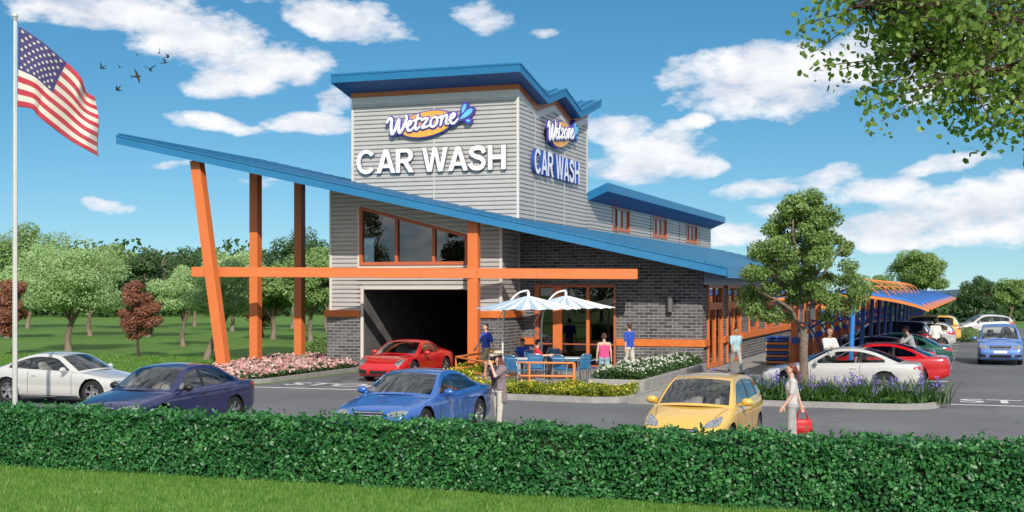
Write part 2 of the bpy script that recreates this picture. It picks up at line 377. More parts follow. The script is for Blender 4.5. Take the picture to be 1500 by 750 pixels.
# ---------------------------------------------------------------- ground
def flat(name, pts, z, mat, kind='structure'):
    bm = bmesh.new(); f = bm.faces.new([bm.verts.new((x, y, z)) for x, y in pts])
    if f.normal.z < 0: f.normal_flip()
    o = obj(name, bm, mat); return tag(o, kind=kind)
def slab(name, pts, z0, z1, mat, kind='structure', bev=.015):
    bm = bmesh.new(); prism(bm, pts, 'z', z0, z1)
    if bev:
        bmesh.ops.recalc_face_normals(bm, faces=bm.faces[:])
        es = [e for e in bm.edges if all(abs(v.co.z-z1) < 1e-4 for v in e.verts)]
        bmesh.ops.bevel(bm, geom=es, offset=bev, segments=2, affect='EDGES')
    o = obj(name, bm, mat); return tag(o, kind=kind) if kind else o
def ring_kerb(name, outer, inner, z1, mat):
    n = len(outer); bm = bmesh.new()
    O0 = [bm.verts.new((*p, 0)) for p in outer]; O1 = [bm.verts.new((*p, z1)) for p in outer]
    I0 = [bm.verts.new((*p, 0)) for p in inner]; I1 = [bm.verts.new((*p, z1)) for p in inner]
    for i in range(n):
        j = (i+1) % n
        bm.faces.new((O0[i], O0[j], O1[j], O1[i])); bm.faces.new((O1[i], O1[j], I1[j], I1[i])); bm.faces.new((I1[i], I1[j], I0[j], I0[i]))
    return tag(obj(name, bm, mat), kind='structure')
def rounded(x0, x1, y0, y1, r, n=8):
    pts = []
    for cx, cy, a in ((x1-r, y0+r, -90), (x1-r, y1-r, 0), (x0+r, y1-r, 90), (x0+r, y0+r, 180)):
        for i in range(n+1):
            t_ = R(a+90*i/n); pts.append((cx+r*math.cos(t_), cy+r*math.sin(t_)))
    return pts
def inset(pts, d):
    cx = sum(p[0] for p in pts)/len(pts); out = []; n = len(pts)
    for i in range(n):
        a, b, c = Vector(pts[i-1]), Vector(pts[i]), Vector(pts[(i+1) % n]); tn = (c-a).normalized(); out.append((b.x-tn.y*d, b.y+tn.x*d))
    return out
flat('ground', [(-1500,-600),(1500,-600),(1500,2500),(-1500,2500)], 0.0, M_grass)
flat('front_lawn', [(-60,-10),(60,-10),(60,19.4),(-60,19.4)], .004, M_lawn2)
flat('road', [(-70,19.9),(90,19.9),(90,37.3),(-14.2,37.3),(-14.2,37.3),(-22.0,37.3),(-24.3,36.9),(-26.0,38.9),(-70,39.6)], .004, M_asph)
flat('driveway', [(-22.0,37.3),(-14.2,37.3),(-16.4,41),(-17.6,45.7),(-22.0,45.7)], .004, M_asph)
flat('parking_lot', [(-9,37.3),(90,37.3),(90,112),(-30,112),(-9,88)], .006, M_asph)
# kerb and bed on the left of the driveway
bedp = [(-22.25,45.6),(-22.25,38.4),(-22.6,37.3),(-23.5,36.9),(-24.9,38.2),(-26.9,41.2),(-27.7,44.5),(-28.0,50.0),(-24.0,50.0),(-24.0,45.6)]
bedo = bedp[::-1]
ring_kerb('kerb', bedo, inset(bedo, .18), .14, M_kerb)
flat('flower_bed_soil', inset(bedo, .17), .10, M_soil)
# patio, planting strip, side walk
strip = [(-17.75,45.4),(-17.55,43.0),(-16.6,39.5),(-15.6,37.0),(-14.4,35.4),(-12.8,34.6),(-9.9,34.3),(-9.2,34.55),(-8.95,35.2),(-8.95,36.35),(-13.0,36.35),(-14.3,37.2),(-15.6,40.5),(-16.5,45.4)]
ring_kerb('planter_kerb', strip, inset(strip, .16), .17, M_kerb)
flat('planting_strip_soil', inset(strip, .15), .12, M_soil)
slab('patio', [(-16.48,45.58),(-15.58,40.52),(-14.28,37.22),(-12.98,36.38),(-8.97,36.38),(-8.97,47.58),(-16.6,47.58),(-16.6,45.58)], 0, .15, M_conc)
slab('pavement', [(-8.95,34.5),(-7.1,34.5),(-7.1,100),(-9.48,100),(-9.48,47.62),(-8.95,47.62)], 0, .13, M_conc)
pb = [(-10.85,37.2),(-9.15,37.2),(-9.15,46.6),(-10.85,46.6)]
bm = bmesh.new()
for a, b, c, d in ((-10.85,-9.15,37.2,37.4),(-10.85,-9.15,46.4,46.6),(-10.85,-10.65,37.4,46.4),(-9.35,-9.15,37.4,46.4)): box(bm, a, b, c, d, .14, .46, .012)
o = obj('planter_wall', bm, M_kerb); tag(o, 'low grey concrete planter wall around the white flowers beside the brick wall', 'planter')
flat('planter_soil', [(-10.7,37.35),(-9.3,37.35),(-9.3,46.45),(-10.7,46.45)], .40, M_soil)
# island
isl = rounded(-8.0, -.85, 35.0, 38.0, 1.4)
ring_kerb('island_kerb', isl, inset(isl, .17), .15, M_kerb); flat('island_soil', inset(isl, .16), .11, M_soil)
# painted lines
def line(x0, x1, y0, y1, z=.010): flat('painted_line', [(x0,y0),(x1,y0),(x1,y1),(x0,y1)], z, M_line)
line(-22.0, -14.9, 36.30, 36.52); line(-.65, 12, 37.05, 37.27, .012)
for i in range(14):
    Y = 38.5+3.95*i
    line(-6.6, -1.45, Y-.05, Y+.05, .012); flat('painted_line', rounded(-1.5, -.85, Y-.19, Y+.19, .12, 3), .012, M_line)
def text_mesh(s, size, bold=0, extrude=0, shear=0, sx=1, bevel=0):
    cu = bpy.data.curves.new('t', 'FONT'); cu.body = s; cu.size = size; cu.offset = bold; cu.extrude = extrude; cu.shear = shear; cu.align_x = 'CENTER'; cu.bevel_depth = bevel
    cu.resolution_u = 6
    o_ = bpy.data.objects.new('t', cu); COL.objects.link(o_); dg = bpy.context.evaluated_depsgraph_get(); dg.update()
    me = bpy.data.meshes.new_from_object(o_.evaluated_get(dg)); bpy.data.objects.remove(o_)
    bm = bmesh.new(); bm.from_mesh(me); bmesh.ops.remove_doubles(bm, verts=bm.verts[:], dist=1e-5)
    for v in bm.verts: v.co.x *= sx
    bpy.data.meshes.remove(me); return bm
for cx, cy, sx in ((-19.6, 37.7, .95), (1.45, 38.1, 1.0)):
    bm = text_mesh('STOP', 1.6, bold=.02, sx=sx)
    bmesh.ops.translate(bm, verts=bm.verts[:], vec=(cx, cy-.1, .011 if cx < 0 else .013)); tag(obj('road_marking', bm, M_line), kind='structure')
bm = bmesh.new(); bm.faces.new([bm.verts.new((x, y, .011)) for x, y in ((-19.9,41.2),(-19.7,41.2),(-19.7,43.2),(-19.4,43.2),(-19.8,44.2),(-20.2,43.2),(-19.9,43.2))]); tag(obj('road_marking', bm, M_line), kind='structure')

# ---------------------------------------------------------------- ground cover
def poly_points(pts, N, z):
    xs = [p[0] for p in pts]; ys = [p[1] for p in pts]; out = np.zeros((0, 2))
    A = np.array(pts)
    while len(out) < N:
        q = np.stack([RNG.uniform(min(xs), max(xs), N), RNG.uniform(min(ys), max(ys), N)], 1); ins = np.zeros(N, bool); j = len(A)-1
        for i in range(len(A)):
            c = ((A[i,1] > q[:,1]) != (A[j,1] > q[:,1])) & (q[:,0] < (A[j,0]-A[i,0])*(q[:,1]-A[i,1])/(A[j,1]-A[i,1]+1e-12)+A[i,0]); ins ^= c; j = i
        out = np.concatenate([out, q[ins]])
    out = out[:N]; return np.concatenate([out, np.full((N, 1), z)], 1)
def cover(name, pts, z, h, N, mat, lsize, mats2=None, N2=0, fsize=.06, label=None):
    P = poly_points(pts, N, z); bump = .72+.28*np.sin(P[:,0]*3.1+1)*np.cos(P[:,1]*2.7)
    P[:,2] += RNG.uniform(0, 1, N)**.7*h*bump
    v, f = leaves(P, lsize, 4, .5, np.array([[0,0,1.0]]), .3)
    o = npmesh(name, v, f, mat); tag(o, label, kind='stuff')
    if mats2:
        P = poly_points(pts, N2, z); bump = .72+.28*np.sin(P[:,0]*3.1+1)*np.cos(P[:,1]*2.7); P[:,2] += h*bump*RNG.uniform(.75, 1.15, N2)
        V = [leaves(P+RNG.normal(size=P.shape)*fsize*.3, fsize, 5, .9, np.array([[0,-.4,1.0]]), .4) for _ in range(3)]
        v, f = merge(V); tag(npmesh(name.replace('leaves', 'blossoms'), v, f, mats2), kind='stuff')
cover('pink_bed_leaves', inset(bedo, .2), .10, .33, 22000, LG['bed'], .10, M_pink, 2300, .10)
cover('ground_cover_leaves', inset(strip, .17), .12, .40, 22000, LG['yel'], .09, M_yelf, 500, .05)
cover('white_bed_leaves', [(-10.8,37.3),(-9.25,37.3),(-9.25,46.5),(-10.8,46.5)], .40, .45, 20000, LG['bed'], .09, M_whitef, 620, .06)
cover('island_leaves', inset(isl, .2), .11, .22, 5000, LG['strap'], .12)
# front grass
P = poly_points([(-24,12),(9,12),(9,18.5),(-24,18.5)], 150000, .004)
v, f = blades(P, .075, .012, .7); tag(npmesh('grass', v, f, LG['grass']), kind='stuff')
P = poly_points([(-40,38.8),(-26.2,39.1),(-28.2,45),(-28.4,52),(-45,52)], 26000, 0)
v, f = blades(P, .09, .03, .7); tag(npmesh('lawn_grass', v, f, LG['grass']), kind='stuff')

# ---------------------------------------------------------------- hedge
def hedge():
    x0, x1, y0, y1, H = -22.0, 8.0, 18.55, 19.45, .97
    N = 96000; L = x1-x0
    def wob(x, z): return .05*np.sin(x*2.3+z*3)+.04*np.sin(x*5.1+1.3+z*7)
    n1 = int(N*.56); n2 = int(N*.32); n3 = N-n1-n2
    x = RNG.uniform(x0, x1, n1); z = RNG.uniform(.0, H, n1); y = y0+wob(x, z)+.10*(z/H)**4+RNG.exponential(.045, n1)-.02
    A = np.stack([x, y, z], 1); nA = np.tile([0, -1.0, .25], (n1, 1))
    x = RNG.uniform(x0, x1, n2); y = RNG.uniform(y0, y1, n2); z = H+.03*np.sin(x*3.7)+.03*np.sin(x*9+y*5)-RNG.exponential(.04, n2)+.03
    B = np.stack([x, y, z], 1); nB = np.tile([0, -.2, 1.0], (n2, 1))
    x = RNG.uniform(x0, x1, n3); z = RNG.uniform(0, H, n3); y = y1+wob(x, z)-RNG.exponential(.05, n3)
    C = np.stack([x, y, z], 1); nC = np.tile([0, 1.0, .2], (n3, 1))
    P = np.concatenate([A, B, C]); n = np.concatenate([nA, nB, nC])
    # sprigs that stick up
    sx = RNG.uniform(x0, x1, 700); sp_ = np.stack([sx, RNG.uniform(y0+.05, y1-.05, 700), np.full(700, H)], 1)
    sp_ = np.repeat(sp_, 5, 0)+np.stack([RNG.normal(0, .02, 3500), RNG.normal(0, .02, 3500), np.tile(np.linspace(0, 1, 5), 700)*np.repeat(RNG.uniform(.03, .17, 700), 5)], 1)
    P = np.concatenate([P, sp_]); n = np.concatenate([n, RNG.normal(size=(3500, 3))])
    v, f = leaves(P, .060, 6, .62, n, .42, bend=.12)
    dip = .035*np.sin(P[:,0]*.9+.5)+.03*np.sin(P[:,0]*2.7)+.02*np.sin(P[:,0]*6.1+2); P[:,2] += dip*np.clip(P[:,2]/H, 0, 1)
    h = empty('hedge', (-7, 19, 0), 0, 'long clipped glossy green hedge crossing the foreground', 'hedge')
    o = npmesh('foliage', v, f, LG['hedge'], h); o.matrix_parent_inverse = Matrix.Translation((7, -19, 0))
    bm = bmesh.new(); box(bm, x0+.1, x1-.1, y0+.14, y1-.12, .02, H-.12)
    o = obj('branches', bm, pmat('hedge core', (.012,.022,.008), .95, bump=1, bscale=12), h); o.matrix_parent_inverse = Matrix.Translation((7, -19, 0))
hedge()

# ---------------------------------------------------------------- trees
def limb_tree(parent, H, trunk_h, r0, spread, mat, nl=5, lean=(0,0), fork=None, seed=1, crown_c=None):
    rnd = random.Random(seed); bm = bmesh.new(); ends = []
    top = Vector((lean[0], lean[1], trunk_h)); mid = Vector((lean[0]*.35+.04*H*rnd.uniform(-1,1), lean[1]*.4, trunk_h*.5))
    tube(bm, [(0,0,-.05), (0,0,.12), mid, top], [r0*1.5, r0*1.12, r0*.9, r0*.72], 9)
    for i in range(nl):
        a = 2*math.pi*i/nl+rnd.uniform(-.4,.4); L = (H-trunk_h)*rnd.uniform(.62,.9)
        sp_ = spread*rnd.uniform(.45,.8)
        p0 = top-Vector((0,0,rnd.uniform(0,.12)*trunk_h)); p1 = p0+Vector((math.cos(a)*sp_*.4, math.sin(a)*sp_*.4, L*.42)); p2 = p0+Vector((math.cos(a)*sp_, math.sin(a)*sp_, L))
        tube(bm, [p0, p1, p2], [r0*.5, r0*.32, r0*.08], 6)
        for k in range(3):
            b = a+rnd.uniform(-1.2,1.2); q = p1.lerp(p2, rnd.uniform(0,.7)); q2 = q+Vector((math.cos(b)*sp_*.55, math.sin(b)*sp_*.55, L*.25*rnd.uniform(.2,1)))
            tube(bm, [q, q2], [r0*.18, r0*.04], 5)
    return obj('trunk', bm, mat, parent, 60)
def crown(parent, H, trunk_h, rx, kind, N, lsize, seed=1, nclump=26, shape='round', aspect=.5, low=.0, off=(0,0), clump=.34):
    global RNG; RNG = np.random.default_rng(seed)
    cz = (H+trunk_h)/2+low; rz_ = (H-trunk_h)/2; P = []; Nn = []
    for i in range(nclump):
        d = RNG.normal(size=3); d /= np.linalg.norm(d); 
        if d[2] < -.5: d[2] *= .5
        k = RNG.uniform(.35, .82)
        if shape == 'cone':
            zz = RNG.uniform(-1, 1); w = (1-zz)*.5+.08; a = RNG.uniform(0, 6.28); c = np.array([math.cos(a)*rx*w*.7, math.sin(a)*rx*w*.7, cz+zz*rz_*.9]); cr = rx*.36*(.5+w)
        elif shape == 'egg':
            zz = RNG.uniform(-.95, .9); w = math.sqrt(max(.05, 1-zz*zz))*(1-.3*zz); a = RNG.uniform(0, 6.28); q = RNG.uniform(.2,.75); c = np.array([math.cos(a)*rx*w*q, math.sin(a)*rx*w*q, cz+zz*rz_*.85]); cr = rx*.38
        else:
            c = np.array([d[0]*rx*k, d[1]*rx*k, cz+d[2]*rz_*k*1.02]); cr = rx*clump*RNG.uniform(.7, 1.25)
        c[0] += off[0]; c[1] += off[1]
        p, n = ball(int(N/nclump), c, (cr, cr, cr*.72), .45); P.append(p); Nn.append(n)
    P = np.concatenate(P); Nn = np.concatenate(Nn)+np.array([.25,-.3,.7])
    v, f = leaves(P, lsize, 4, aspect, Nn, .5)
    return npmesh('crown', v, f, LG[kind], parent)
def tree(name, x, y, H, trunk_h, rx, kind, N, lsize, label, cat='tree', group=None, seed=1, r0=.12, lean=(0,0), nl=5, bark=None, **kw):
    e = empty(name, (x, y, 0), 0, label, cat, group)
    limb_tree(e, H, trunk_h, r0, rx, bark or M_bark, nl, lean, seed=seed)
    crown(e, H, trunk_h*.66, rx*1.06, kind, N, lsize, seed, off=lean, **kw); return e
def T(px, d): return at(px, d)
# named orchard trees on the lawn
x, y = T(100, 66); tree('lawn_tree', x, y, 5.8, 1.5, 2.95, 'olive', 26000, .13, 'broad pale green tree behind the silver coupe, the widest crown on the lawn', seed=3, r0=.17, lean=(.2,0), nclump=40)
x, y = T(268, 72); tree('lawn_tree', x, y, 4.9, 1.3, 1.75, 'olive', 16000, .13, 'slim pale green tree in the row just left of the slanted orange post', seed=4, r0=.13, lean=(.1,0))
x, y = T(303, 58); tree('lawn_tree', x, y, 4.6, 1.7, 1.75, 'olive', 17000, .12, 'pale green tree with a bent trunk right behind the slanted orange post', seed=5, r0=.15, lean=(.75,.1))
x, y = T(18, 62); tree('copper_tree', x, y, 3.75, 1.2, 1.0, 'red', 9000, .12, 'small copper red tree behind the flagpole at the left edge', seed=6, r0=.06, bark=M_barkd, shape='egg')
x, y = T(203, 60); tree('copper_tree', x, y, 3.7, 1.15, 1.0, 'red', 9000, .12, 'small copper red tree standing behind the navy sedan', seed=7, r0=.06, bark=M_barkd, shape='egg')
x, y = T(385, 86); tree('copper_tree', x, y, 3.4, 1.0, 1.2, 'red', 6000, .14, 'small copper red tree seen between the two upright orange posts', seed=8, r0=.07, bark=M_barkd, shape='egg')
bgt = [(40,105,9.0,2.6,4.3,'mid','tall rounded green tree at the left edge behind the copper tree'),
 (132,88,6.2,1.3,2.6,'mid','green tree with a forked trunk behind the broad pale crown'),
 (217,86,6.6,1.4,2.5,'dark','dark green tree behind the middle copper tree'),
 (182,105,6.9,1.6,3.2,'mid','green tree far behind, between the broad pale tree and the middle copper tree'),
 (400,82,5.2,1.3,2.4,'mid','grey green tree seen between the two upright orange posts'),
 (455,78,5.8,1.5,2.3,'mid','green tree right of the last orange post beside the building'),
 (428,105,8.3,1.8,3.3,'dark','tall dark green tree behind the last upright orange post'),
 (340,98,6.2,1.5,3.3,'olive','pale green tree far behind the slanted orange post'),
 (480,95,7.2,1.5,3.0,'mid','green tree half hidden by the corner of the building'),
 (285,112,6.9,1.6,3.2,'dark','dark tree far behind the slim pale tree'),
 (10,84,5.0,1.4,2.2,'olive','pale green tree just behind the flagpole')]
for i, (px, d, H, th, rx, kd, lb) in enumerate(bgt):
    x, y = T(px, d); tree('background_tree', x, y, H, th, rx, kd, 15000, .17+.0006*d, lb, seed=20+i, r0=.16, nclump=34, group='trees on the lawn')
# far wood, one mass
P = []; 
RNG = np.random.default_rng(5)
for i in range(170):
    px = RNG.uniform(-140, 520) if i < 110 else RNG.uniform(1240, 1640); d = RNG.uniform(150, 215) if i < 110 else RNG.uniform(126, 150)
    x, y = T(px, d); r = RNG.uniform(3, 5.5) if i < 110 else RNG.uniform(2, 3.2); p, n = ball(520, (x, y, RNG.uniform(1.0, 4.4) if i < 110 else RNG.uniform(-1.5, .3)), (r, r, r*1.05), .7); P.append(p)
P = np.concatenate(P); v, f = leaves(P, .75, 4, .6); tag(npmesh('distant_wood', v, f, LG['dark']), kind='stuff')
# low shrub at the brick corner
x, y = gp(468, 531); e = empty('shrub', (x, y, 0), 0, 'small round green shrub against the brick corner by the pink flowers', 'shrub')
p, n = ball(2600, (0, 0, .55), (.55, .5, .5), .55); v, f = leaves(p, .09, 4, .5, n, .4); npmesh('foliage', v, f, LG['mid'], e)
bm = bmesh.new(); [tube(bm, [(0,0,0), (math.cos(a)*.2, math.sin(a)*.2, .6)], [.03,.01], 5) for a in (0,1.3,2.6,3.9,5.2)]; obj('stem', bm, M_barkd, e)
# right side trees
x, y = T(1348, 118); tree('car_park_tree', x, y, 7.7, 2.4, 2.75, 'fine', 20000, .2, 'round green tree rising behind the blue canopy', seed=41, r0=.16, nclump=40)
x, y = T(1430, 122); tree('car_park_tree', x, y, 4.5, .5, 2.1, 'dark', 15000, .2, 'low dense dark green tree behind the far white hatchback', seed=42, r0=.14, nclump=34)
x, y = T(1482, 116); tree('car_park_tree', x, y, 4.7, 1.3, 1.7, 'fine', 12000, .18, 'light green tree at the right edge behind the white hatchback', seed=43, r0=.12)
x, y = T(1290, 140); tree('car_park_tree', x, y, 4.9, 1.3, 2.4, 'fine', 9000, .22, 'green treetop showing between the orange arches and the round tree', seed=44, r0=.12)
# street tree in the island: forked, sparse crown
x, y = gp(1177, 583); 
e = empty('street_tree', (x, y, .1), 0, 'slender street tree with a forked trunk growing in the iris island', 'tree')
bm = bmesh.new()
tube(bm, [(0,0,0),(.02,0,.4),(.0,0,1.2),(.03,0,1.75)], [.17,.135,.12,.115], 12)
BR = [((.03,0,1.7),(-.28,.1,2.3),(-.5,.2,3.0),(-.9,.3,4.2)), ((.03,0,1.7),(.12,-.05,2.4),(.1,-.1,3.2),(.25,0,5.2)), ((.1,-.1,2.9),(.6,-.2,3.5),(1.1,-.2,4.2)), ((-.3,.1,2.4),(-.8,-.1,2.75),(-1.4,-.1,3.0)),
 ((.1,0,3.0),(.5,.5,3.8),(.7,.8,4.6)), ((-.5,.2,3.0),(-.9,-.4,3.6),(-1.1,-.6,4.3)), ((.12,0,2.5),(.7,.2,2.8),(1.3,.3,3.1)), ((.15,-.05,3.6),(-.2,-.5,4.4),(-.2,-.7,5.0))]
for b in BR:
    pts = catmull(b, 4); tube(bm, pts, [.062*(1-.8*i/len(pts)) for i in range(len(pts))], 7)
obj('trunk', bm, M_bark, e, 60)
RNG = np.random.default_rng(77); P = []; Nn = []
def clump_at(c, r, n):
    p, nn = ball(n, c, (r, r, r*.7), .25); P.append(p); Nn.append(nn)
# crown profile: half width by height, narrower at the top
for i in range(128):
    z = RNG.uniform(2.15, 5.75); u = (z-2.1)/3.7
    w = 2.12*min(1, (u+.25)/.5)*max(.22, 1-max(0, u-.3)*1.12)
    a = RNG.uniform(0, 2*math.pi); q = RNG.uniform(.02, 1)**.55
    if z < 2.75 and abs(math.cos(a)*q*w) < .4: continue
    clump_at((math.cos(a)*w*q*.9, math.sin(a)*w*q*.75, z), RNG.uniform(.20, .42), 400)
for c in ((-1.55,0,2.55),(-1.6,.1,2.9),(-1.3,-.2,2.35),(1.45,.2,2.75),(1.55,0,3.2),(-.9,0,2.3),(-1.5,0,3.5),(1.2,.2,2.5)): clump_at(c, .40, 460)
P = np.concatenate(P); v, f = leaves(P, .088, 4, .5, np.concatenate(Nn)+np.array([.25,-.3,.6]), .4); npmesh('crown', v, f, LG['fine'], e)
# overhanging tree at the upper right, its trunk outside the frame
tx, ty = T(2150, 6.25); e = empty('overhanging_tree', (tx, ty, 0), 0, 'near tree reaching leafy branches into the upper right corner', 'tree')
iv = Matrix.Translation((-tx, -ty, 0))
def S(px, py, d): x, y = at(px, d); return (x-tx, y-ty, zat(py, d))
bm = bmesh.new(); P = []; Nn = []; RNG = np.random.default_rng(11)
tube(bm, [(0,0,0),(0,0,1.5),(.1,0,3.2),(0,.1,5.0),(0,0,7)], [.16,.14,.12,.10,.05], 12)
limbs = [([S(2150,200,6.25),S(1800,200,5.75),S(1620,90,5.50),S(1500,35,5.30),S(1400,10,5.20),S(1300,12,5.10),S(1245,10,5.00)], .026),
 ([S(2150,250,6.25),S(1800,250,5.75),S(1610,150,5.60),S(1500,78,5.50),S(1420,62,5.40),S(1350,85,5.35),S(1325,74,5.25)], .023),
 ([S(2150,270,6.25),S(1800,260,5.75),S(1620,160,5.45),S(1530,95,5.20),S(1440,105,5.10),S(1405,108,5.00)], .02),
 ([S(2150,150,6.25),S(1750,150,5.75),S(1580,60,5.50),S(1480,20,5.40),S(1390,35,5.35),S(1330,60,5.30)], .02),
 ([S(2150,230,6.25),S(1750,220,5.75),S(1560,130,5.30),S(1510,130,5.15),S(1492,138,5.05)], .015),
 ([S(2150,100,6.25),S(1730,60,5.75),S(1560,0,5.50),S(1440,-30,5.30),S(1340,-20,5.20),S(1290,-8,5.10)], .023)]
for pts, r in limbs:
    c = catmull(pts, 7); n = len(c); tube(bm, c, [r*(1-.85*i/n) for i in range(n)], 6)
    for j in range(int(n*.42), n):
        for k in range(3):
            a = RNG.normal(size=3)*np.array([.14,.14,.09]); a[2] -= .02; q = np.array(c[j])+a; tube(bm, [c[j], tuple(q)], [.004,.002], 4, False)
            m = int(RNG.integers(16, 30)); P.append(q+RNG.normal(size=(m, 3))*.045); Nn.append(RNG.normal(size=(m, 3)))
obj('trunk', bm, M_barkd, e, 60); P = np.concatenate(P)
v, f = leaves(P, .028, 5, .75); npmesh('leaves', v, f, LG['fore'], e)
# irises in the island
vars_ = []
for s in range(4):
    RNG = np.random.default_rng(100+s)
    e = empty('iris_plant', (0,0,0)); n = 40; p = RNG.normal(size=(n, 3))*.09; p[:,2] = 0
    v, f = blades(p, .72, .04, .55, 4, .35); npmesh('leaf_clump', v, f, LG['strap'], e)
    st = []; 
    bm = bmesh.new()
    for k in range(4):
        a, b = RNG.normal(size=2)*.12; h = RNG.uniform(.42, .68); tube(bm, [(a*.4,b*.4,0),(a,b,h)], [.006,.005], 4); st.append((a, b, h))
    obj('flower_stalk', bm, LG['strap'], e)
    fp = np.concatenate([np.array(q)+RNG.normal(size=(13, 3))*np.array([.025,.025,.07]) for q in st]); v, f = leaves(fp, .06, 4, .7); npmesh('blossom', v, f, M_purple, e); vars_.append(e)
spots = []
rnd = random.Random(4)
for r_, yy in enumerate((35.55, 36.1, 36.8, 37.4)):
    for k in range(14):
        xx = -7.5+k*.5+rnd.uniform(-.12,.12)+(r_ % 2)*.2
        if math.hypot(xx-x, yy-y) > .35 and (abs(xx+4.4) < 3.0 or 35.9 < yy < 37.2): spots.append((xx, yy+rnd.uniform(-.15,.15)))
for i, (xx, yy) in enumerate(spots):
    e = vars_[i] if i < 4 else copy_tree(vars_[i % 4]); e.location = (xx, yy, .11); e.rotation_euler.z = rnd.uniform(0, 6.28); sc_ = rnd.uniform(.68, .95); e.scale = (sc_, sc_, sc_)
    tag(e, 'purple flowering iris plant in the kerbed island around the street tree', 'iris plant', 'irises in the kerbed island')

# hills, the blue haze of distance put into their base colour
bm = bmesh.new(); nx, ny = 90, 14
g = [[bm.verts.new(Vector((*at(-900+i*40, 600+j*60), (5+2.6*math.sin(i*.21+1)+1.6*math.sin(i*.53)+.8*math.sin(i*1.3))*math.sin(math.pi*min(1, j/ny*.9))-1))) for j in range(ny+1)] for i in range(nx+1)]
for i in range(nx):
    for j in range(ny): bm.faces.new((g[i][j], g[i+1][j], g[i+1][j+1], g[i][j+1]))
tag(obj('hills', bm, groundmat('haze tinted wooded hill', [(.3, (.02,.05,.085)), (.7, (.05,.10,.15))], scale=.05, bump=1, bscale=.2, fine=.6), None, 180), kind='structure')
# ---------------------------------------------------------------- the building
XT, XL, YF1, YF2, XS, YB = -16.66, -23.75, 45.6, 47.6, -9.5, 86.3
BO = (-16.0, 47.0, 0)
bld = empty('car_wash_building', BO, 0, 'grey metal and dark brick car wash with a long blue sloping roof and orange posts', 'building')
INV = Matrix.Translation((-BO[0], -BO[1], 0))
def part(name, bm, mat, parent=None, smooth=None, label=None):
    o = obj(name, bm, mat, parent or bld, smooth)
    if parent is None: o.matrix_parent_inverse = INV
    if label: o['label'] = label
    return o
def siding(name, axis, fixed, sgn, fn, z0, z1, row=.168, label=None, mat=None):
    """lap siding; fn(z) gives the list of intervals along the wall; the wall faces sgn on the other axis"""
    bm = bmesh.new(); n = int(round((z1-z0)/row)); row = (z1-z0)/n
    for i in range(n):
        a, b = z0+i*row, z0+(i+1)*row
        for u0, u1 in fn((a+b)/2):
            if u1-u0 < .02: continue
            prof = [(-.03, a), (-.03, a+.034), (.026, a+.044), (.030, b-.006), (-.03, b)]
            for j in range(4):
                (o0, za), (o1, zb) = prof[j], prof[j+1]; q = []
                for u, o_, z in ((u0,o0,za),(u1,o0,za),(u1,o1,zb),(u0,o1,zb)):
                    q.append(bm.verts.new((u, fixed+sgn*o_, z) if axis == 'x' else (fixed+sgn*o_, u, z)))
                bm.faces.new(q)
    bmesh.ops.remove_doubles(bm, verts=bm.verts[:], dist=1e-4)
    return part(name, bm, mat or M_side, label=label)
# main roof plane
xA, dA = onY(170, 40.4); zA = zat(197.5, dA); YA = 40.4
xB, dB = onY(1064, 46.2); zB = zat(391, dB); YBf = 46.2
sl_ = (zB-zA)/(xB-xA)
def zr(x): return zA+(x-xA)*sl_
def yfront(x): return YA+(x-xA)/(xB-xA)*(YBf-YA)
print('roof', xA, zA, xB, zB, sl_, 'z at tower', zr(XT))
TH = .37
plan = [(xA,YA),(xB,YBf),(xB,90),(XT-.05,90),(XT-.05,51),(xA,51)]
bm = bmesh.new()
A = [bm.verts.new((x, y, zr(x))) for x, y in plan]; B = [bm.verts.new((x, y, zr(x)-TH*(.9 if y < 50 else 1))) for x, y in plan]; n = len(plan)
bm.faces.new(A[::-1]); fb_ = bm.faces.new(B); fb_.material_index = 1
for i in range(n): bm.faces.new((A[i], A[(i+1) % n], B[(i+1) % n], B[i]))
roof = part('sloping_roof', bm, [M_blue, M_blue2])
bm = bmesh.new(); x = xA+.12
while x < xB:
    y0 = yfront(x); y1 = 51 if x < XT else 90
    bm_pts = [(x-.03,zr(x-.03)+.001),(x+.03,zr(x+.03)+.001),(x+.03,zr(x+.03)+.085),(x-.03,zr(x-.03)+.085)]
    prism(bm, bm_pts, 'y', y0-.05, y1); x += .56
part('standing_seam', bm, M_blue, roof)
# flashing strip under the roof edge
bm = bmesh.new(); bar(bm, (xA,YA-.02,zA-.02), (xB,YBf-.02,zB-.02), .03, .05); part('roof_edge_trim', bm, M_blue, roof)
# eave box on the right end
bm = bmesh.new(); prism(bm, [(xB-.35,zr(xB-.35)-TH-.02),(xB+.04,zr(xB)-TH-.02),(xB+.04,zr(xB)-.04),(xB+.003,zr(xB)-.04),(xB+.003,zr(xB)-TH-.003),(xB-.35,zr(xB-.35)-TH-.003)], 'y', YBf+.1, 89.9); part('gutter', bm, M_blue, roof)

# tower
zig = [(47.42,10.86),(49.7,10.30),(52.0,10.88),(54.3,10.32),(56.9,10.98)]
def lin(P, u):
    if u <= P[0][0]: return P[0][1]
    for (a, b), (c, d) in zip(P, P[1:]):
        if u <= c: return b+(d-b)*(u-a)/(c-a)
    return P[-1][1]
def side_iv(z):
    out = []; Y = 47.5; st = None
    for k in range(0, 189):
        Y = 47.5+k*.05; ok = z < lin(zig, Y)-.24
        if ok and st is None: st = Y
        if not ok and st is not None: out.append((st, Y)); st = None
    if st is not None: out.append((st, 56.9))
    return out
siding('tower_siding', 'x', 47.5, -1, lambda z: [(XL, XT)], 5.2, 10.6)
siding('tower_siding', 'y', XT, 1, side_iv, 5.2, 10.8)
def front_trim(name, x0, x1, z0, z1, mat, Y=47.5, dep=.05, lab=None):
    bm = bmesh.new(); box(bm, x0, x1, Y-dep, Y+.02, z0, z1, .006); return part(name, bm, mat, label=lab)
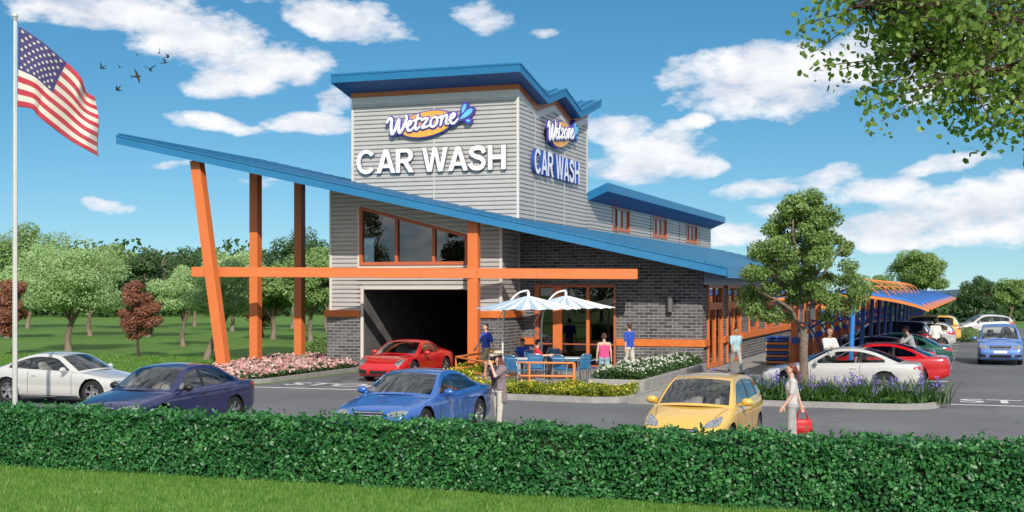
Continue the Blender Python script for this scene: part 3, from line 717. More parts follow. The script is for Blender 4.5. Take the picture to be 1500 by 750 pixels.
front_trim('wall_trim', XL-.04, XT+.05, 10.58, 10.87, M_trim)
front_trim('frieze', XL-.06, XT+.07, 10.87, 11.16, M_orange, dep=.09)
front_trim('corner_trim', XL-.05, XL+.05, 5.2, 10.58, M_trim); front_trim('corner_trim', XT-.06, XT+.045, 5.2, 10.578, M_trim)
x_, _ = onY(636, 47.5); front_trim('panel_joint', x_-.03, x_+.03, 5.2, 10.578, M_side, dep=.032)
def zig_band(name, o0, o1, x1, mat, parent=None):
    bm = bmesh.new(); top = [(y, z+o1) for y, z in zig]; bot = [(y, z+o0) for y, z in zig][::-1]; prism(bm, top+bot, 'x', XT-.05, x1); return part(name, bm, mat)
zig_band('wall_trim', -.28, -.002, XT+.045, M_trim); zig_band('frieze', 0, .30, XT+.075, M_orange)
for px_ in (783.5, 826):
    Yj, _ = onX(px_, XT); bm = bmesh.new(); box(bm, XT-.01, XT+.034, Yj-.03, Yj+.03, 5.2, lin(zig, Yj)-.28); part('panel_joint', bm, M_side)
bm = bmesh.new(); box(bm, XT-.02, XT+.05, 56.84, 56.93, 7.5, 10.7); part('corner_trim', bm, M_trim)
bm = bmesh.new(); box(bm, XT-3.5, XT-.01, 56.6, 56.88, 7.2, 10.6); part('tower_back_wall', bm, M_side)
tz = [(46.2,11.62),(49.7,10.88),(52.0,11.50),(54.3,10.88),(57.5,11.80)]
bm = bmesh.new(); fs = prism(bm, tz+[(y, z-.31) for y, z in tz][::-1], 'x', XL-.32, XT+.53)
bm.faces.ensure_lookup_table()
bmesh.ops.recalc_face_normals(bm, faces=bm.faces[:])
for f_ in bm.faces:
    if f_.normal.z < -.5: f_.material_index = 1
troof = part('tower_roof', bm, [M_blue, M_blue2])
bm = bmesh.new(); x = XL-.3
while x < XT+.5:
    for (a, b), (c, d) in zip(tz, tz[1:]): bar(bm, (x,a,b+.02), (x,c,d+.02), .045, .08)
    x += .5
part('standing_seam', bm, M_blue, troof)
bm = bmesh.new()
for (a, b), (c, d) in zip(tz, tz[1:]): bar(bm, (XT+.53,a,b+.01), (XT+.53,c,d+.01), .05, .07)
bar(bm, (XL-.32,46.2,11.63), (XT+.55,46.2,11.63), .05, .07); part('roof_edge_trim', bm, M_blue, troof)

# clerestory
wins = []
for p0, p1, ya, yb in ((896.5,921.5,308,336.5),(956,976,321,345.5),(1004.7,1020.7,331,352.5)):
    Ya, da = onX(p0, XT); Yb_, db = onX(p1, XT); wins.append((Ya, Yb_, zat((ya+yb)/2, (da+db)/2)-.5, zat((ya+yb)/2, (da+db)/2)+.5))
zw0 = sum(w[2] for w in wins)/3; zw1 = sum(w[3] for w in wins)/3
wins = [(a, b, zw0, zw1) for a, b, _, _ in wins]; print('clerestory windows', wins)
def cl_iv(z):
    if not zw0 < z < zw1: return [(56.9, YB)]
    out = []; u = 56.9
    for a, b, _, _ in wins: out.append((u, a)); u = b
    return out+[(u, YB)]
siding('clerestory_siding', 'y', XT, 1, cl_iv, 5.6, 7.4)
for Yj in (62.0, 69.2, 76.5, 82.5):
    bm = bmesh.new(); box(bm, XT-.01, XT+.034, Yj-.03, Yj+.03, 5.6, 7.3); part('panel_joint', bm, M_dark)
for a, b, c, d in wins:
    bm = bmesh.new()
    box(bm, XT-.18, XT+.04, a-.06, a+.06, c, d); box(bm, XT-.18, XT+.04, b-.06, b+.06, c, d); box(bm, XT-.18, XT+.042, a-.08, b+.08, d, d+.1); box(bm, XT-.18, XT+.05, a-.08, b+.08, c-.1, c)
    for k in (1, 2): yy = a+(b-a)*k/3; box(bm, XT-.12, XT-.02, yy-.05, yy+.05, c, d)
    w = part('window', bm, M_orange2); bm = bmesh.new(); box(bm, XT-.12, XT-.10, a+.05, b-.05, c, d); part('pane', bm, pmat('pale blind', (.55,.50,.45), .3, var=.1), w)  # pane is an opaque pale beige
bm = bmesh.new(); e_ = .43
prism(bm, [(-20.5, 7.97-e_*4.8), (-15.7, 7.97), (-15.7, 7.58), (-20.5, 7.58-e_*4.8)], 'y', 57.0, 86.4)
bmesh.ops.recalc_face_normals(bm, faces=bm.faces[:])
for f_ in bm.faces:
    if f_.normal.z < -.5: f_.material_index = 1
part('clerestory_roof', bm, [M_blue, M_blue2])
bm = bmesh.new(); prism(bm, [(XT-.02,5.6),(XT-.02,7.2),(-20.4,5.7),(-20.4,5.6)], 'y', 86.1, 86.3); part('clerestory_end_wall', bm, M_side)

# lower front block (F1)
gx0 = onY(531, YF1)[0]; gx1 = onY(688, YF1)[0]; gz = 3.13
wx0 = onY(528, YF1)[0]; wx1 = onY(687, YF1)[0]; d0 = onY(528, YF1)[1]; wz0 = zat(388.5, onY(600, YF1)[1]); wzl = zat(302, d0); wzr = zat(344, onY(687, YF1)[1])
def wtop(x): return wzl+(wzr-wzl)*(x-wx0)/(wx1-wx0)
def f1_iv(z):
    hi = min(XT, xA+(z+TH*.5-zA)/sl_)     # the roof cuts the wall
    out = [(XL, XT)]
    if z > zr(XT)-TH: out = [(XL, max(XL, hi))]
    if z < 2.1: out = [(XL, gx0), (gx1, XT)]
    elif z < gz: out = [(XL, gx0), (gx1, XT)]
    elif wz0 < z < wzl:
        xr_ = min(wx1, wx0+(z-wzl)/(wzr-wzl)*(wx1-wx0) if z > wzr else wx1)
        out = [(XL, wx0), (xr_, out[0][1])]
    return out
siding('front_siding', 'x', YF1, -1, f1_iv, 2.1, 7.5)
siding('return_siding', 'y', XT, 1, lambda z: [(YF1, YF2)], 2.1, 5.7)
front_trim('corner_trim', XL-.05, XL+.05, 2.3, 7.1, M_trim, YF1); front_trim('corner_trim', XT-.06, XT+.045, 2.3, 5.6, M_trim, YF1)
bm = bmesh.new(); box(bm, XT-.01, XT+.045, YF2-.09, YF2-.005, 2.3, 5.6); part('corner_trim', bm, M_trim)
front_trim('door_frame', gx0-.02, gx0+.10, 0, gz+.1, M_trim, YF1-.09, lab='pale metal jamb of the wash bay'); front_trim('door_frame', gx0+.10, gx1+.1, gz, gz+.1, M_trim, YF1)
# brick bases with the orange ledge
def brick_box(name, x0, x1, y0, y1, z0, z1):
    bm = bmesh.new(); box(bm, x0, x1, y0, y1, z0, z1)
    bmesh.ops.recalc_face_normals(bm, faces=bm.faces[:])
    for f_ in bm.faces:
        if abs(f_.normal.x) > .5: f_.material_index = 1
    me = bpy.data.meshes.new(name); bm.to_mesh(me); bm.free(); o = link(name, me, [M_brickF, M_brickS], bld); o.matrix_parent_inverse = INV; return o
def ledge(x0, x1, y0, y1, z0, z1):
    bm = bmesh.new(); box(bm, x0, x1, y0, y1, z0, z1, .015); return part('ledge', bm, M_ledge)
brick_box('brick_base', XL-.12, gx0-.03, YF1-.12, YF1-.01, 0, 2.06); ledge(XL-.2, gx0-.025, YF1-.2, YF1-.005, 2.06, 2.32)
brick_box('brick_base', gx1+.1, XT+.11, YF1-.12, YF1-.01, 0, 2.06); ledge(gx1+.1, XT+.18, YF1-.2, YF1-.005, 2.06, 2.32)
brick_box('brick_base', XT+.03, XT+.11, YF1-.01, YF2-.01, 0, 2.06); ledge(XT+.03, XT+.18, YF1-.004, YF2-.01, 2.06, 2.32)
# sloped front window
Yg = YF1
bm = bmesh.new(); fw = .13
def fbar(p0, p1, w, dep=.09): bar(bm, (p0[0], Yg-.02, p0[1]), (p1[0], Yg-.02, p1[1]), dep*2, w)
fbar((wx0, wz0+fw/2), (wx1, wz0+fw/2), fw); fbar((wx0, wtop(wx0)-fw/2), (wx1, wtop(wx1)-fw/2), fw)
for xx, w in ((wx0+fw/2, fw), (wx1-fw/2, fw)):
    box(bm, xx-w/2, xx+w/2, Yg-.108, Yg+.06, wz0+fw, wtop(xx)-fw*.6)
wf = part('front_window', bm, M_orange2)
for p in (582, 636.5):
    xx = onY(p, YF1)[0]; bm = bmesh.new(); box(bm, xx-.055, xx+.055, Yg-.10, Yg+.04, wz0+fw, wtop(xx)-fw*.9); part('mullion', bm, M_orange2, wf)
bm = bmesh.new(); bm.faces.new([bm.verts.new(p) for p in ((wx0+.05,Yg,wz0+.05),(wx1-.05,Yg,wz0+.05),(wx1-.05,Yg,wtop(wx1)-.05),(wx0+.05,Yg,wtop(wx0)-.05))]); part('pane', bm, glassmat('dark window glass', (.22,.21,.22), 2.4), wf)
bm = bmesh.new(); bar(bm, (wx0-.06,Yg-.03,wtop(wx0)+.05), (wx1,Yg-.03,wtop(wx1)+.04), .1, .06); box(bm, wx0-.10, wx0-.01, Yg-.06, Yg, wz0-.02, wtop(wx0)+.08); box(bm, wx0-.10, wx1, Yg-.07, Yg, wz0-.10, wz0-.022); part('window_surround', bm, M_trim)
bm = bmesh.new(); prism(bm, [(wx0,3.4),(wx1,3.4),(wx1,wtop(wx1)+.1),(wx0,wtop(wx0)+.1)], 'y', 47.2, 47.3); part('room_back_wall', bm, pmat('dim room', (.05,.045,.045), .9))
for p, w in ((553, .30), (608, .28), (655, .2)):  # red uprights standing behind the pane
    xx = onY(p, 46.4)[0]; bm = bmesh.new(); box(bm, xx-w/2, xx+w/2, 46.4, 46.6, 3.5, 6.2); part('inner_upright', bm, M_orange2)
# wash bay
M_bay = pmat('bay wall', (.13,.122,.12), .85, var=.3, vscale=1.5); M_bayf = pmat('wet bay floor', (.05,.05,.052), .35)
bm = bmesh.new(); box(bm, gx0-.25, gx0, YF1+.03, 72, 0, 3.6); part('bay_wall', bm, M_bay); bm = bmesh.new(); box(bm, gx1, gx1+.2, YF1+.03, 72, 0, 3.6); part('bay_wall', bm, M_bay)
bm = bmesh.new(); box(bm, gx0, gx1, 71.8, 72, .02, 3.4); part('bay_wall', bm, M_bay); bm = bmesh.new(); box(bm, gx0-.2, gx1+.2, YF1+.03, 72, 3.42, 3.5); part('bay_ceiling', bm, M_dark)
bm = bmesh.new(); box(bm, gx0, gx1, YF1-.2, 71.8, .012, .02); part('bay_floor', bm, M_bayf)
# patio front (F2) and side wall
sx0 = onY(784, YF2)[0]; sx1 = onY(902.5, YF2)[0]; sz = zat(421, onY(845, YF2)[1])
def sl_wall(x0, x1, z0, name='brick_wall'):
    bm = bmesh.new(); prism(bm, [(x0,z0),(x1,z0),(x1,zr(x1)-.2),(x0,zr(x0)-.2)], 'y', YF2, YF2+.25); bmesh.ops.recalc_face_normals(bm, faces=bm.faces[:])
    for f_ in bm.faces:
        if abs(f_.normal.x) > .5: f_.material_index = 1
    me = bpy.data.meshes.new(name); bm.to_mesh(me); bm.free(); o = link(name, me, [M_brickF, M_brickS], bld); o.matrix_parent_inverse = INV
sl_wall(XT+.0, sx0, 0); sl_wall(sx0, sx1, sz+.1); sl_wall(sx1, XS, 0)
LZ0, LZ1 = 1.0, 1.27
ledge(sx1+.03, XS+.12, YF2-.12, YF2-.003, LZ0, LZ1); ledge(XT+.13, sx0-.03, YF2-.10, YF2-.003, LZ0, LZ1)
brick_box('brick_base', sx1+.03, XS+.06, YF2-.07, YF2-.004, .14, LZ0)
bm = bmesh.new()
for xx, w in ((sx0+.09,.18),(sx1-.04,.08)): box(bm, xx-w/2, xx+w/2, YF2-.06, YF2+.1, .15, sz)
box(bm, sx0, sx1, YF2-.062, YF2+.1, sz, sz+.1)
sf = part('storefront_window', bm, M_orange2)
for p, w in ((817,.36),(861.5,.12)):
    xx = onY(p, YF2)[0]; bm = bmesh.new(); box(bm, xx-w/2, xx+w/2, YF2-.05, YF2+.08, .15, sz-.002); part('mullion', bm, M_orange, sf)
bm = bmesh.new(); box(bm, sx0+.18, sx1-.08, YF2+.0, YF2+.06, .15, .25); box(bm, sx0+.18, sx1-.08, YF2+.0, YF2+.05, 1.02, 1.06); part('rail', bm, M_orange2, sf)
bm = bmesh.new(); bm.faces.new([bm.verts.new(p) for p in ((sx0+.1,YF2+.03,.2),(sx1-.04,YF2+.03,.2),(sx1-.04,YF2+.03,sz-.02),(sx0+.1,YF2+.03,sz-.02))]); part('pane', bm, M_glass, sf)
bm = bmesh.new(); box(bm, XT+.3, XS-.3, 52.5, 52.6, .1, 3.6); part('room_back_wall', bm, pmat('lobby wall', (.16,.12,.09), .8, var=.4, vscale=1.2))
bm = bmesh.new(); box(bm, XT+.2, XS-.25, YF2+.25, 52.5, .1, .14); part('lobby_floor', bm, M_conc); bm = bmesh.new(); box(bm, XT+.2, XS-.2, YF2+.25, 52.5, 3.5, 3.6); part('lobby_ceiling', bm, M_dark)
bm = bmesh.new(); box(bm, sx0+.5, sx1+.6, 50.6, 51.2, .15, 1.2, .03); part('counter', bm, M_brickF)
# wall lamp
wl, dl = onY(983, YF2); zl = zat(446, dl)
bm = bmesh.new(); box(bm, wl-.09, wl+.09, YF2-.06, YF2, zl-.16, zl+.16, .01); lathe(bm, [(.11,-.28),(.11,.3)], 16, 'z', (wl,YF2-.17,zl)); part('wall_lamp', bm, pmat('lamp metal', (.22,.21,.2), .35, metal=.6), smooth=40)
# side wall x = XS : door bays and windows
bays = [(onX(1036,XS)[0], onX(1057,XS)[0], .15), (onX(1064,XS)[0], onX(1084,XS)[0], .15)]
y = bays[-1][1]+2.2
while y < 82: bays.append((y, y+2.6, LZ1)); y += 4.9
prev = YF2+.25
for a, b, z0 in bays:
    brick_box('side_brick_wall', XS-.2, XS, prev, a, .13, 3.2)
    if z0 > .5: brick_box('side_brick_wall', XS-.2, XS, a, b, .13, LZ0); ledge(XS-.01, XS+.12, a-.3, b+.3, LZ0, LZ1)
    bm = bmesh.new(); w = .13
    box(bm, XS-.08, XS+.07, a, a+w, z0, 3.18); box(bm, XS-.08, XS+.07, b-w, b, z0, 3.18); box(bm, XS-.08, XS+.072, a, b, 3.18, 3.30); box(bm, XS-.08, XS+.068, a+w, b-w, z0, z0+.16)
    nm = 'side_door' if z0 < .5 else 'side_window'
    s_ = part(nm, bm, M_orange)
    bm = bmesh.new(); box(bm, XS-.05, XS+.05, a+w, b-w, 2.35, 2.62)
    if z0 < .5: m_ = (a+b)/2; box(bm, XS-.05, XS+.05, m_-.07, m_+.07, z0+.16, 2.35); box(bm, XS-.04, XS+.04, m_-.04, m_+.04, 2.62, 3.18)
    part('mullion', bm, M_orange, s_)
    bm = bmesh.new(); bm.faces.new([bm.verts.new(p) for p in ((XS-.02,a+.08,z0+.1),(XS-.02,b-.08,z0+.1),(XS-.02,b-.08,3.2),(XS-.02,a+.08,3.2))]); part('pane', bm, M_glass, s_)
    prev = b
brick_box('side_brick_wall', XS-.2, XS, prev, YB, .13, 3.2)
ledge(XS-.01, XS+.118, bays[1][1]+.02, YB, LZ0+.003, LZ1-.003); ledge(XS-.01, XS+.118, bays[0][1]+.02, bays[1][0]-.02, LZ0+.003, LZ1-.003); ledge(XS+.0, XS+.118, YF2+.0, bays[0][0]-.02, LZ0+.003, LZ1-.003)
bm = bmesh.new(); box(bm, XS-.15, XS+.02, YF2+.25, YB, 3.3, zr(XS)-TH+.15); part('upper_side_wall', bm, M_side)
bm = bmesh.new(); box(bm, XT, XS, YB-.2, YB, 0, 3.9); part('rear_wall', bm, M_side)

# orange posts and beam
bx0, bd0 = onY(282, 42.0); bx1, bd1 = onY(934, 45.9); bz0 = zat(398.3, bd0); bz1 = zat(401.6, bd1)
print('beam', bx0, bz0, bx1, bz1)
bm = bmesh.new(); bar(bm, (bx0,42.0,bz0), (bx1,45.9,bz1), .26, .37); bmesh.ops.bevel(bm, geom=bm.edges[:], offset=.012, segments=2, affect='EDGES'); part('beam', bm, M_orange)
def beamY(x): return 42.0+(x-bx0)/(bx1-bx0)*3.9
def zrb(x): return zr(x)-TH+.05
def post(bx, by, tx, ty, tz_, w=.36, d=.3):
    bm = bmesh.new(); bar(bm, (bx,by,0), (tx,ty,tz_), w, d, up=(0,1,0)); bmesh.ops.bevel(bm, geom=bm.edges[:], offset=.01, segments=2, affect='EDGES'); part('post', bm, M_orange)
bm = bmesh.new()
for u in (.27, .52, .78):
    p = Vector((bx0,42.0,bz0)).lerp(Vector((bx1,45.9,bz1)), u); tn_ = Vector((bx1-bx0,3.9,0)).normalized(); bar(bm, p-tn_*.012, p+tn_*.012, .268, .378)
part('beam_joint', bm, M_orange2)
yb = beamY(-18.1); xx = onY(691, yb)[0]; yb = beamY(xx)+.04; post(xx, yb, xx, yb, zrb(xx), .40, .3)
for px_, py_ in ((374.5,541),(439,531.5)):
    x_, y_ = gp(px_, py_); post(x_, y_, x_, y_, zrb(x_), .36, .36)
x_, y_ = gp(329.5, 548); tx_ = onY(288.5, y_)[0]; post(x_, y_, tx_, y_, zrb(tx_), .40, .36)
# ---------------------------------------------------------------- cars
M_tyre = pmat('tyre rubber', (.014,.014,.015), .75, bump=.2)
M_rim = pmat('alloy rim', (.58,.58,.6), .25, metal=.9)
M_carglass = glassmat('car glass', (.82,.86,.84), 1.25)
M_carglassd = glassmat('tinted car glass', (.30,.33,.34), 1.6)
M_seat = pmat('grey seat fabric', (.34,.33,.32), .9)
M_seatl = pmat('light seat leather', (.60,.57,.52), .7)
M_inner = pmat('car interior', (.22,.22,.22), .85)
M_lamp = pmat('clear lamp lens', (.34,.36,.38), .08, metal=.6, coat=1, var=.6, vscale=16)
M_tail = pmat('red lamp lens', (.45,.015,.02), .12, coat=1)
M_amber = pmat('amber lamp lens', (.8,.28,.03), .15, coat=1)
M_plate = pmat('number plate', (.7,.7,.68), .4)
M_seam = pmat('panel gap', (.01,.01,.01), .7)
def paint(name, c, metal=.25, rough=.28): return pmat(name, c, rough, metal=metal, coat=1.0, var=.02, vscale=.5)
def hermite(P):
    """monotone-ish cubic through (s, v)"""
    P = sorted(P); xs = [p[0] for p in P]; ys = [p[1] for p in P]; n = len(P); m = [0]*n
    d = [(ys[i+1]-ys[i])/(xs[i+1]-xs[i]) for i in range(n-1)]
    for i in range(n):
        if i == 0: m[i] = d[0]
        elif i == n-1: m[i] = d[-1]
        elif d[i-1]*d[i] <= 0: m[i] = 0
        else: m[i] = 2*d[i-1]*d[i]/(d[i-1]+d[i])
    def f(x):
        if x <= xs[0]: return ys[0]
        if x >= xs[-1]: return ys[-1]
        i = next(k for k in range(n-1) if x <= xs[k+1]); h = xs[i+1]-xs[i]; u = (x-xs[i])/h
        return (2*u**3-3*u*u+1)*ys[i]+(u**3-2*u*u+u)*h*m[i]+(-2*u**3+3*u*u)*ys[i+1]+(u**3-u*u)*h*m[i+1]
    return f
def make_car(name, S, mp, label, cat='car', group=None, detail=2):
    """S: measures of the body, s runs from the nose to the tail; +x is the front of the car"""
    L, W, H, r = S['L'], S['W'], S['H'], S['r']; hw = W/2
    e = empty(name, (0,0,0), 0, label, cat, group)
    zc = hermite(S['zc']); zs = hermite(S['zs']); wf_ = hermite(S['w']); zb = hermite(S['zb'])
    sA, sD = S['sA'], S['sD']; wheels = S['wheels']
    def X(s): return L/2-s
    st = set(np.round(np.linspace(0, L, int(L/.11)), 3)) | {0, .03, .07, .12, L-.03, L-.07, L-.12, L, sA, sD}
    for ws in wheels: st |= set(np.round(np.linspace(ws-r-.1, ws+r+.1, 19), 3))
    st = sorted(x for x in st if 0 <= x <= L); st = [st[0]]+[b for a, b in zip(st, st[1:]) if b-a > .012]
    TT = [0, .2, .4, .58, .74, .86, .95, 1.0]
    def section(s):
        w = wf_(s)*hw; a, b, lo = zc(s), zs(s), zb(s); pts = []
        inc = sA < s < sD
        for tt in TT:
            y = tt*w*.925; z = b+(a-b)*(1-tt**2.6) if not inc else b+(a-b)*(1-tt**2.6)*.0
            pts.append((y, z))
        hh = b-lo
        for fy, fz in ((.955,.975),(.98,.92),(.994,.82),(1.0,.70),(1.0,.58),(.992,.50),(.996,.42),(1.0,.33),(.998,.24),(.99,.15),(.965,.07),(.93,.02),(.88,0)):
            pts.append((fy*w, lo+fz*hh))
        return pts+[(.45*w, lo), (0, lo)]
    bm = bmesh.new(); grid = {}
    for i, s in enumerate(st):
        for j, (y, z) in enumerate(section(s)):
            for sg in (1, -1):
                if y == 0 and sg == -1: grid[i, j, -1] = grid[i, j, 1]; continue
                grid[i, j, sg] = bm.verts.new((X(s), sg*y, z))
    nj = len(section(0)); nt = len(TT)
    for i in range(len(st)-1):
        sm = (st[i]+st[i+1])/2
        for j in range(nj-1):
            if j < nt-1 and sA < sm < sD: continue
            for sg in (1, -1):
                q = [grid[i,j,sg], grid[i+1,j,sg], grid[i+1,j+1,sg], grid[i,j+1,sg]]
                c = sum((v.co for v in q), Vector())/4
                if 7 <= j <= nt+10 and any((L/2-c.x-ws)**2+(c.z-r)**2 < (r+.035)**2 for ws in wheels): continue
                if j >= nt+10 and any(abs(L/2-c.x-ws) < r+.03 for ws in wheels): continue
                q = list(dict.fromkeys(q))
                try: bm.faces.new(q)
                except ValueError: pass
    for i in (0, len(st)-1):     # close nose and tail
        ring = [grid[i,j,1] for j in range(nj)]+[grid[i,j,-1] for j in range(nj-2, 0, -1)]
        c = sum((v.co for v in ring), Vector())/len(ring); inn = []
        for v in ring: 
            p = c+(v.co-c)*.72; p.x += (.025 if i == 0 else -.025); inn.append(bm.verts.new(p))
        for k in range(len(ring)): bm.faces.new((ring[k], ring[(k+1) % len(ring)], inn[(k+1) % len(ring)], inn[k]))
        # filled by strips between the two halves
        m = len(inn); half = nj
        R_ = inn[:half]; L_ = [inn[0]]+inn[:half-1:-1]
        L_ = L_+[inn[half-1]]
        for k in range(half-1):
            q = list(dict.fromkeys([R_[k], R_[k+1], L_[k+1], L_[k]]))
            if len(q) > 2:
                try: bm.faces.new(q)
                except ValueError: pass
    for v in bm.verts:           # round wheel openings
        for ws in wheels:
            d = Vector((L/2-v.co.x-ws, v.co.z-r)); 
            if abs(v.co.y) > .6*hw*.9 and d.length < r+.075 and d.y > -r*.45:
                if any(len(e_.link_faces) < 2 for e_ in v.link_edges) or d.length < r+.035:
                    k = (r+.05)/max(d.length, .01); v.co.x = L/2-ws-d.x*k; v.co.z = r+d.y*k
    # greenhouse --------------------------------------------------
    arch = S['arch']            # (s, z, y fraction) left roof line from cowl to deck
    P = [(a, z if z else zs(a), (y if y else .925*wf_(a))*hw) for a, z, y in arch]; P[0] = (P[0][0], zs(P[0][0]), .925*wf_(P[0][0])*hw); P[-1] = (P[-1][0], zs(P[-1][0]), .925*wf_(P[-1][0])*hw)
    nseg = 7; C = catmull(P, nseg); iw = S['iw']*nseg; ir = S['ir']*nseg; nC = len(C)   # windshield = up to point iw, rear glass from ir
    WW = [-1, -.9, -.72, -.48, -.24, 0, .24, .48, .72, .9, 1]
    s0, s1 = C[0][0], C[-1][0]
    def top(i, w):
        s, z, y = C[i]; q = 1-abs(w)**2.2
        u = i/iw if i < iw else 1; bowf = S.get('bow', .22)*(1-.75*u) if i < iw else S.get('bow', .22)*.25*max(0, 1-(i-iw)/3)
        ur = (i-ir)/(nC-1-ir) if i > ir else 0; bowr = S.get('bowr', .18)*(.25+.75*ur) if i > ir else 0
        cr = .05 if iw <= i <= ir else (.05*u+(zc(s0-.1)-zs(s0))*(1-u) if i < iw else .05*(1-ur)+(zc(s1)-zs(s1))*ur)
        return Vector((X(s-bowf*q+bowr*q), y*w, z+cr*q))
    TG = {}
    for i in range(nC):
        for k, w in enumerate(WW): TG[i, k] = bm.verts.new(top(i, w))
    gl = {}
    def isglass(i, k):
        if not 1 <= k <= 8: return None
        if 1 <= i < iw-1: return 'windscreen'
        if ir+1 <= i < nC-2: return 'rear_window'
    for i in range(nC-1):
        for k in range(10):
            g = isglass(i, k); q = [TG[i,k], TG[i+1,k], TG[i+1,k+1], TG[i,k+1]]
            if g: gl.setdefault(g, []).append([v.co.copy() for v in q])
            else: bm.faces.new(q)
    # side
    pil = S['pillars']
    dark = []; prev = None
    for sg in (1, -1):
        cols = []
        for i in range(nC):
            s, z, y = C[i]; zb_ = zs(s); yb_ = .925*wf_(s)*hw; h = max(z-zb_, 0)
            t0 = .035/h if h > .12 else .45; t1 = 1-.065/h if h > .12 else .55
            cols.append([Vector((X(s), sg*(yb_+(y-yb_)*tt+ .02*math.sin(math.pi*tt)), zb_+h*tt)) for tt in (0, t0, t0+(t1-t0)*.5, t1, 1)])
        # refine so that pillar edges are columns of their own
        fine = []
        for i in range(nC-1):
            for q in range(3): fine.append(([a.lerp(b, q/3) for a, b in zip(cols[i], cols[i+1])], i+q/3))
        fine.append((cols[-1], nC-1)); V = [[bm.verts.new(p) for p in c] for c, _ in fine]
        for i in range(len(fine)-1):
            sm = L/2-(fine[i][0][2].x+fine[i+1][0][2].x)/2; hcol = fine[i][0][4].z-fine[i][0][0].z
            for j in range(4):
                q = [V[i][j], V[i+1][j], V[i+1][j+1], V[i][j+1]]
                glass = 1 <= j <= 2 and hcol > .13 and S['g0'] < sm < S['g1']
                inp = any(abs(sm-p[0]) < p[1] for p in pil)
                if glass and not inp: gl.setdefault('side_window_'+('l' if sg > 0 else 'r'), []).append([v.co.copy() for v in q])
                elif glass and inp: dark.append([v.co+Vector((0, sg*.003, 0)) for v in q]); bm.faces.new(q)
                else: bm.faces.new(q)
    bmesh.ops.remove_doubles(bm, verts=bm.verts[:], dist=.0008)
    lone = [v for v in bm.verts if not v.link_faces]; bmesh.ops.delete(bm, geom=lone, context='VERTS')
    bmesh.ops.recalc_face_normals(bm, faces=bm.faces[:]); bvh = BVHTree.FromBMesh(bm)
    body = obj('body', bm, mp, e, 32)
    def poly(name, quads, mat, parent=e, sm=True):
        b = bmesh.new()
        for q in quads: b.faces.new([b.verts.new(p) for p in q])
        bmesh.ops.remove_doubles(b, verts=b.verts[:], dist=.0005); return obj(name, b, mat, parent, 60 if sm else None)
    gm = M_carglassd if S.get('tint') else M_carglass
    for k in ('windscreen', 'rear_window', 'side_window_l', 'side_window_r'):
        if k in gl: poly('side_window' if 'side' in k else k, gl[k], gm)
    for sg in (1, -1):
        dk = [q for q in dark if q[0].y*sg > 0]
        for pc, _ in pil:
            dq = [q for q in dk if abs(L/2-q[0].x-pc) < .25]
            if dq: poly('door_pillar', dq, M_black)
    # patches that lie on the skin of the body
    def patch(name, quad, d, mat, n=8, m=4, off=.006, rnd_=0, parent=e):
        """quad: 4 corners on the plane across d ('f' front, 'b' back: (y,z); 'l','r' side: (x,z); 't' top: (x,y))"""
        b = bmesh.new(); g = {}
        for i in range(n+1):
            for j in range(m+1):
                u, v = i/n, j/m
                if rnd_:
                    uu, vv = 2*u-1, 2*v-1; k = 1-rnd_; uu2 = uu*math.sqrt(1-(1-k)*vv*vv/1.0*.5); vv2 = vv*math.sqrt(1-(1-k)*uu*uu*.5); u, v = (uu2+1)/2, (vv2+1)/2
                p = [(quad[0][c]*(1-u)+quad[1][c]*u)*(1-v)+(quad[3][c]*(1-u)+quad[2][c]*u)*v for c in (0, 1)]
                if d in 'fb': o_ = Vector(((4 if d == 'f' else -4), p[0], p[1])); D = Vector((-1 if d == 'f' else 1, 0, 0))
                elif d == 't': o_ = Vector((p[0], p[1], 3)); D = Vector((0, 0, -1))
                else: o_ = Vector((p[0], 3 if d == 'l' else -3, p[1])); D = Vector((0, -1 if d == 'l' else 1, 0))
                hit, nn, _, _ = bvh.ray_cast(o_, D)
                if hit is None: g[i, j] = None; continue
                if nn.dot(D) > 0: nn = -nn
                g[i, j] = b.verts.new(hit+(nn*.5-D*.6).normalized()*off)
        for i in range(n):
            for j in range(m):
                q = [g[i,j], g[i+1,j], g[i+1,j+1], g[i,j+1]]
                if all(q): b.faces.new(q)
        if not b.faces: b.free(); return None
        for f_ in b.faces:
            f_.normal_update()
        return obj(name, b, mat, parent, 60)
    def sym(name, quad, d, mat, **k):
        patch(name, quad, d, mat, **k); patch(name, [(-y, z) for y, z in quad], d, mat, **k)
    def both(name, quad, mat, **k):
        q = [(X(s), z) for s, z in quad]; patch(name, q, 'l', mat, **k); patch(name, q, 'r', mat, **k)
    for q in S.get('head', []): sym('headlight', q, 'f', M_lamp, rnd_=.7, off=.008)
    for q in S.get('tail', []): sym('tail_light', q, 'b', M_tail, rnd_=.4, off=.008)
    for q, m_ in S.get('grille', []):
        g_ = patch('grille', q, 'f', M_black, n=12, m=4)
        if m_ and detail > 1:
            (y0, z0), (y1, z1) = q[0], q[2]
            for k in range(m_):
                z = z0+(z1-z0)*(k+.5)/m_; patch('grille_bar', [(y0*.96, z-.008), (-y0*.96, z-.008), (-y0*.96, z+.008), (y0*.96, z+.008)], 'f', M_chrome, n=12, m=1, off=.014)
    for q in S.get('intake', []): sym('air_intake', q, 'f', M_black, rnd_=.4)
    if 'plate' in S:
        z = S['plate']; patch('number_plate', [(-.26,z-.055),(.26,z-.055),(.26,z+.055),(-.26,z+.055)], 'f', M_plate, n=4, m=2, off=.018)
    zp = S.get('rplate', .62); patch('number_plate', [(-.26,zp-.055),(.26,zp-.055),(.26,zp+.055),(-.26,zp+.055)], 'b', M_plate, n=4, m=2, off=.018)
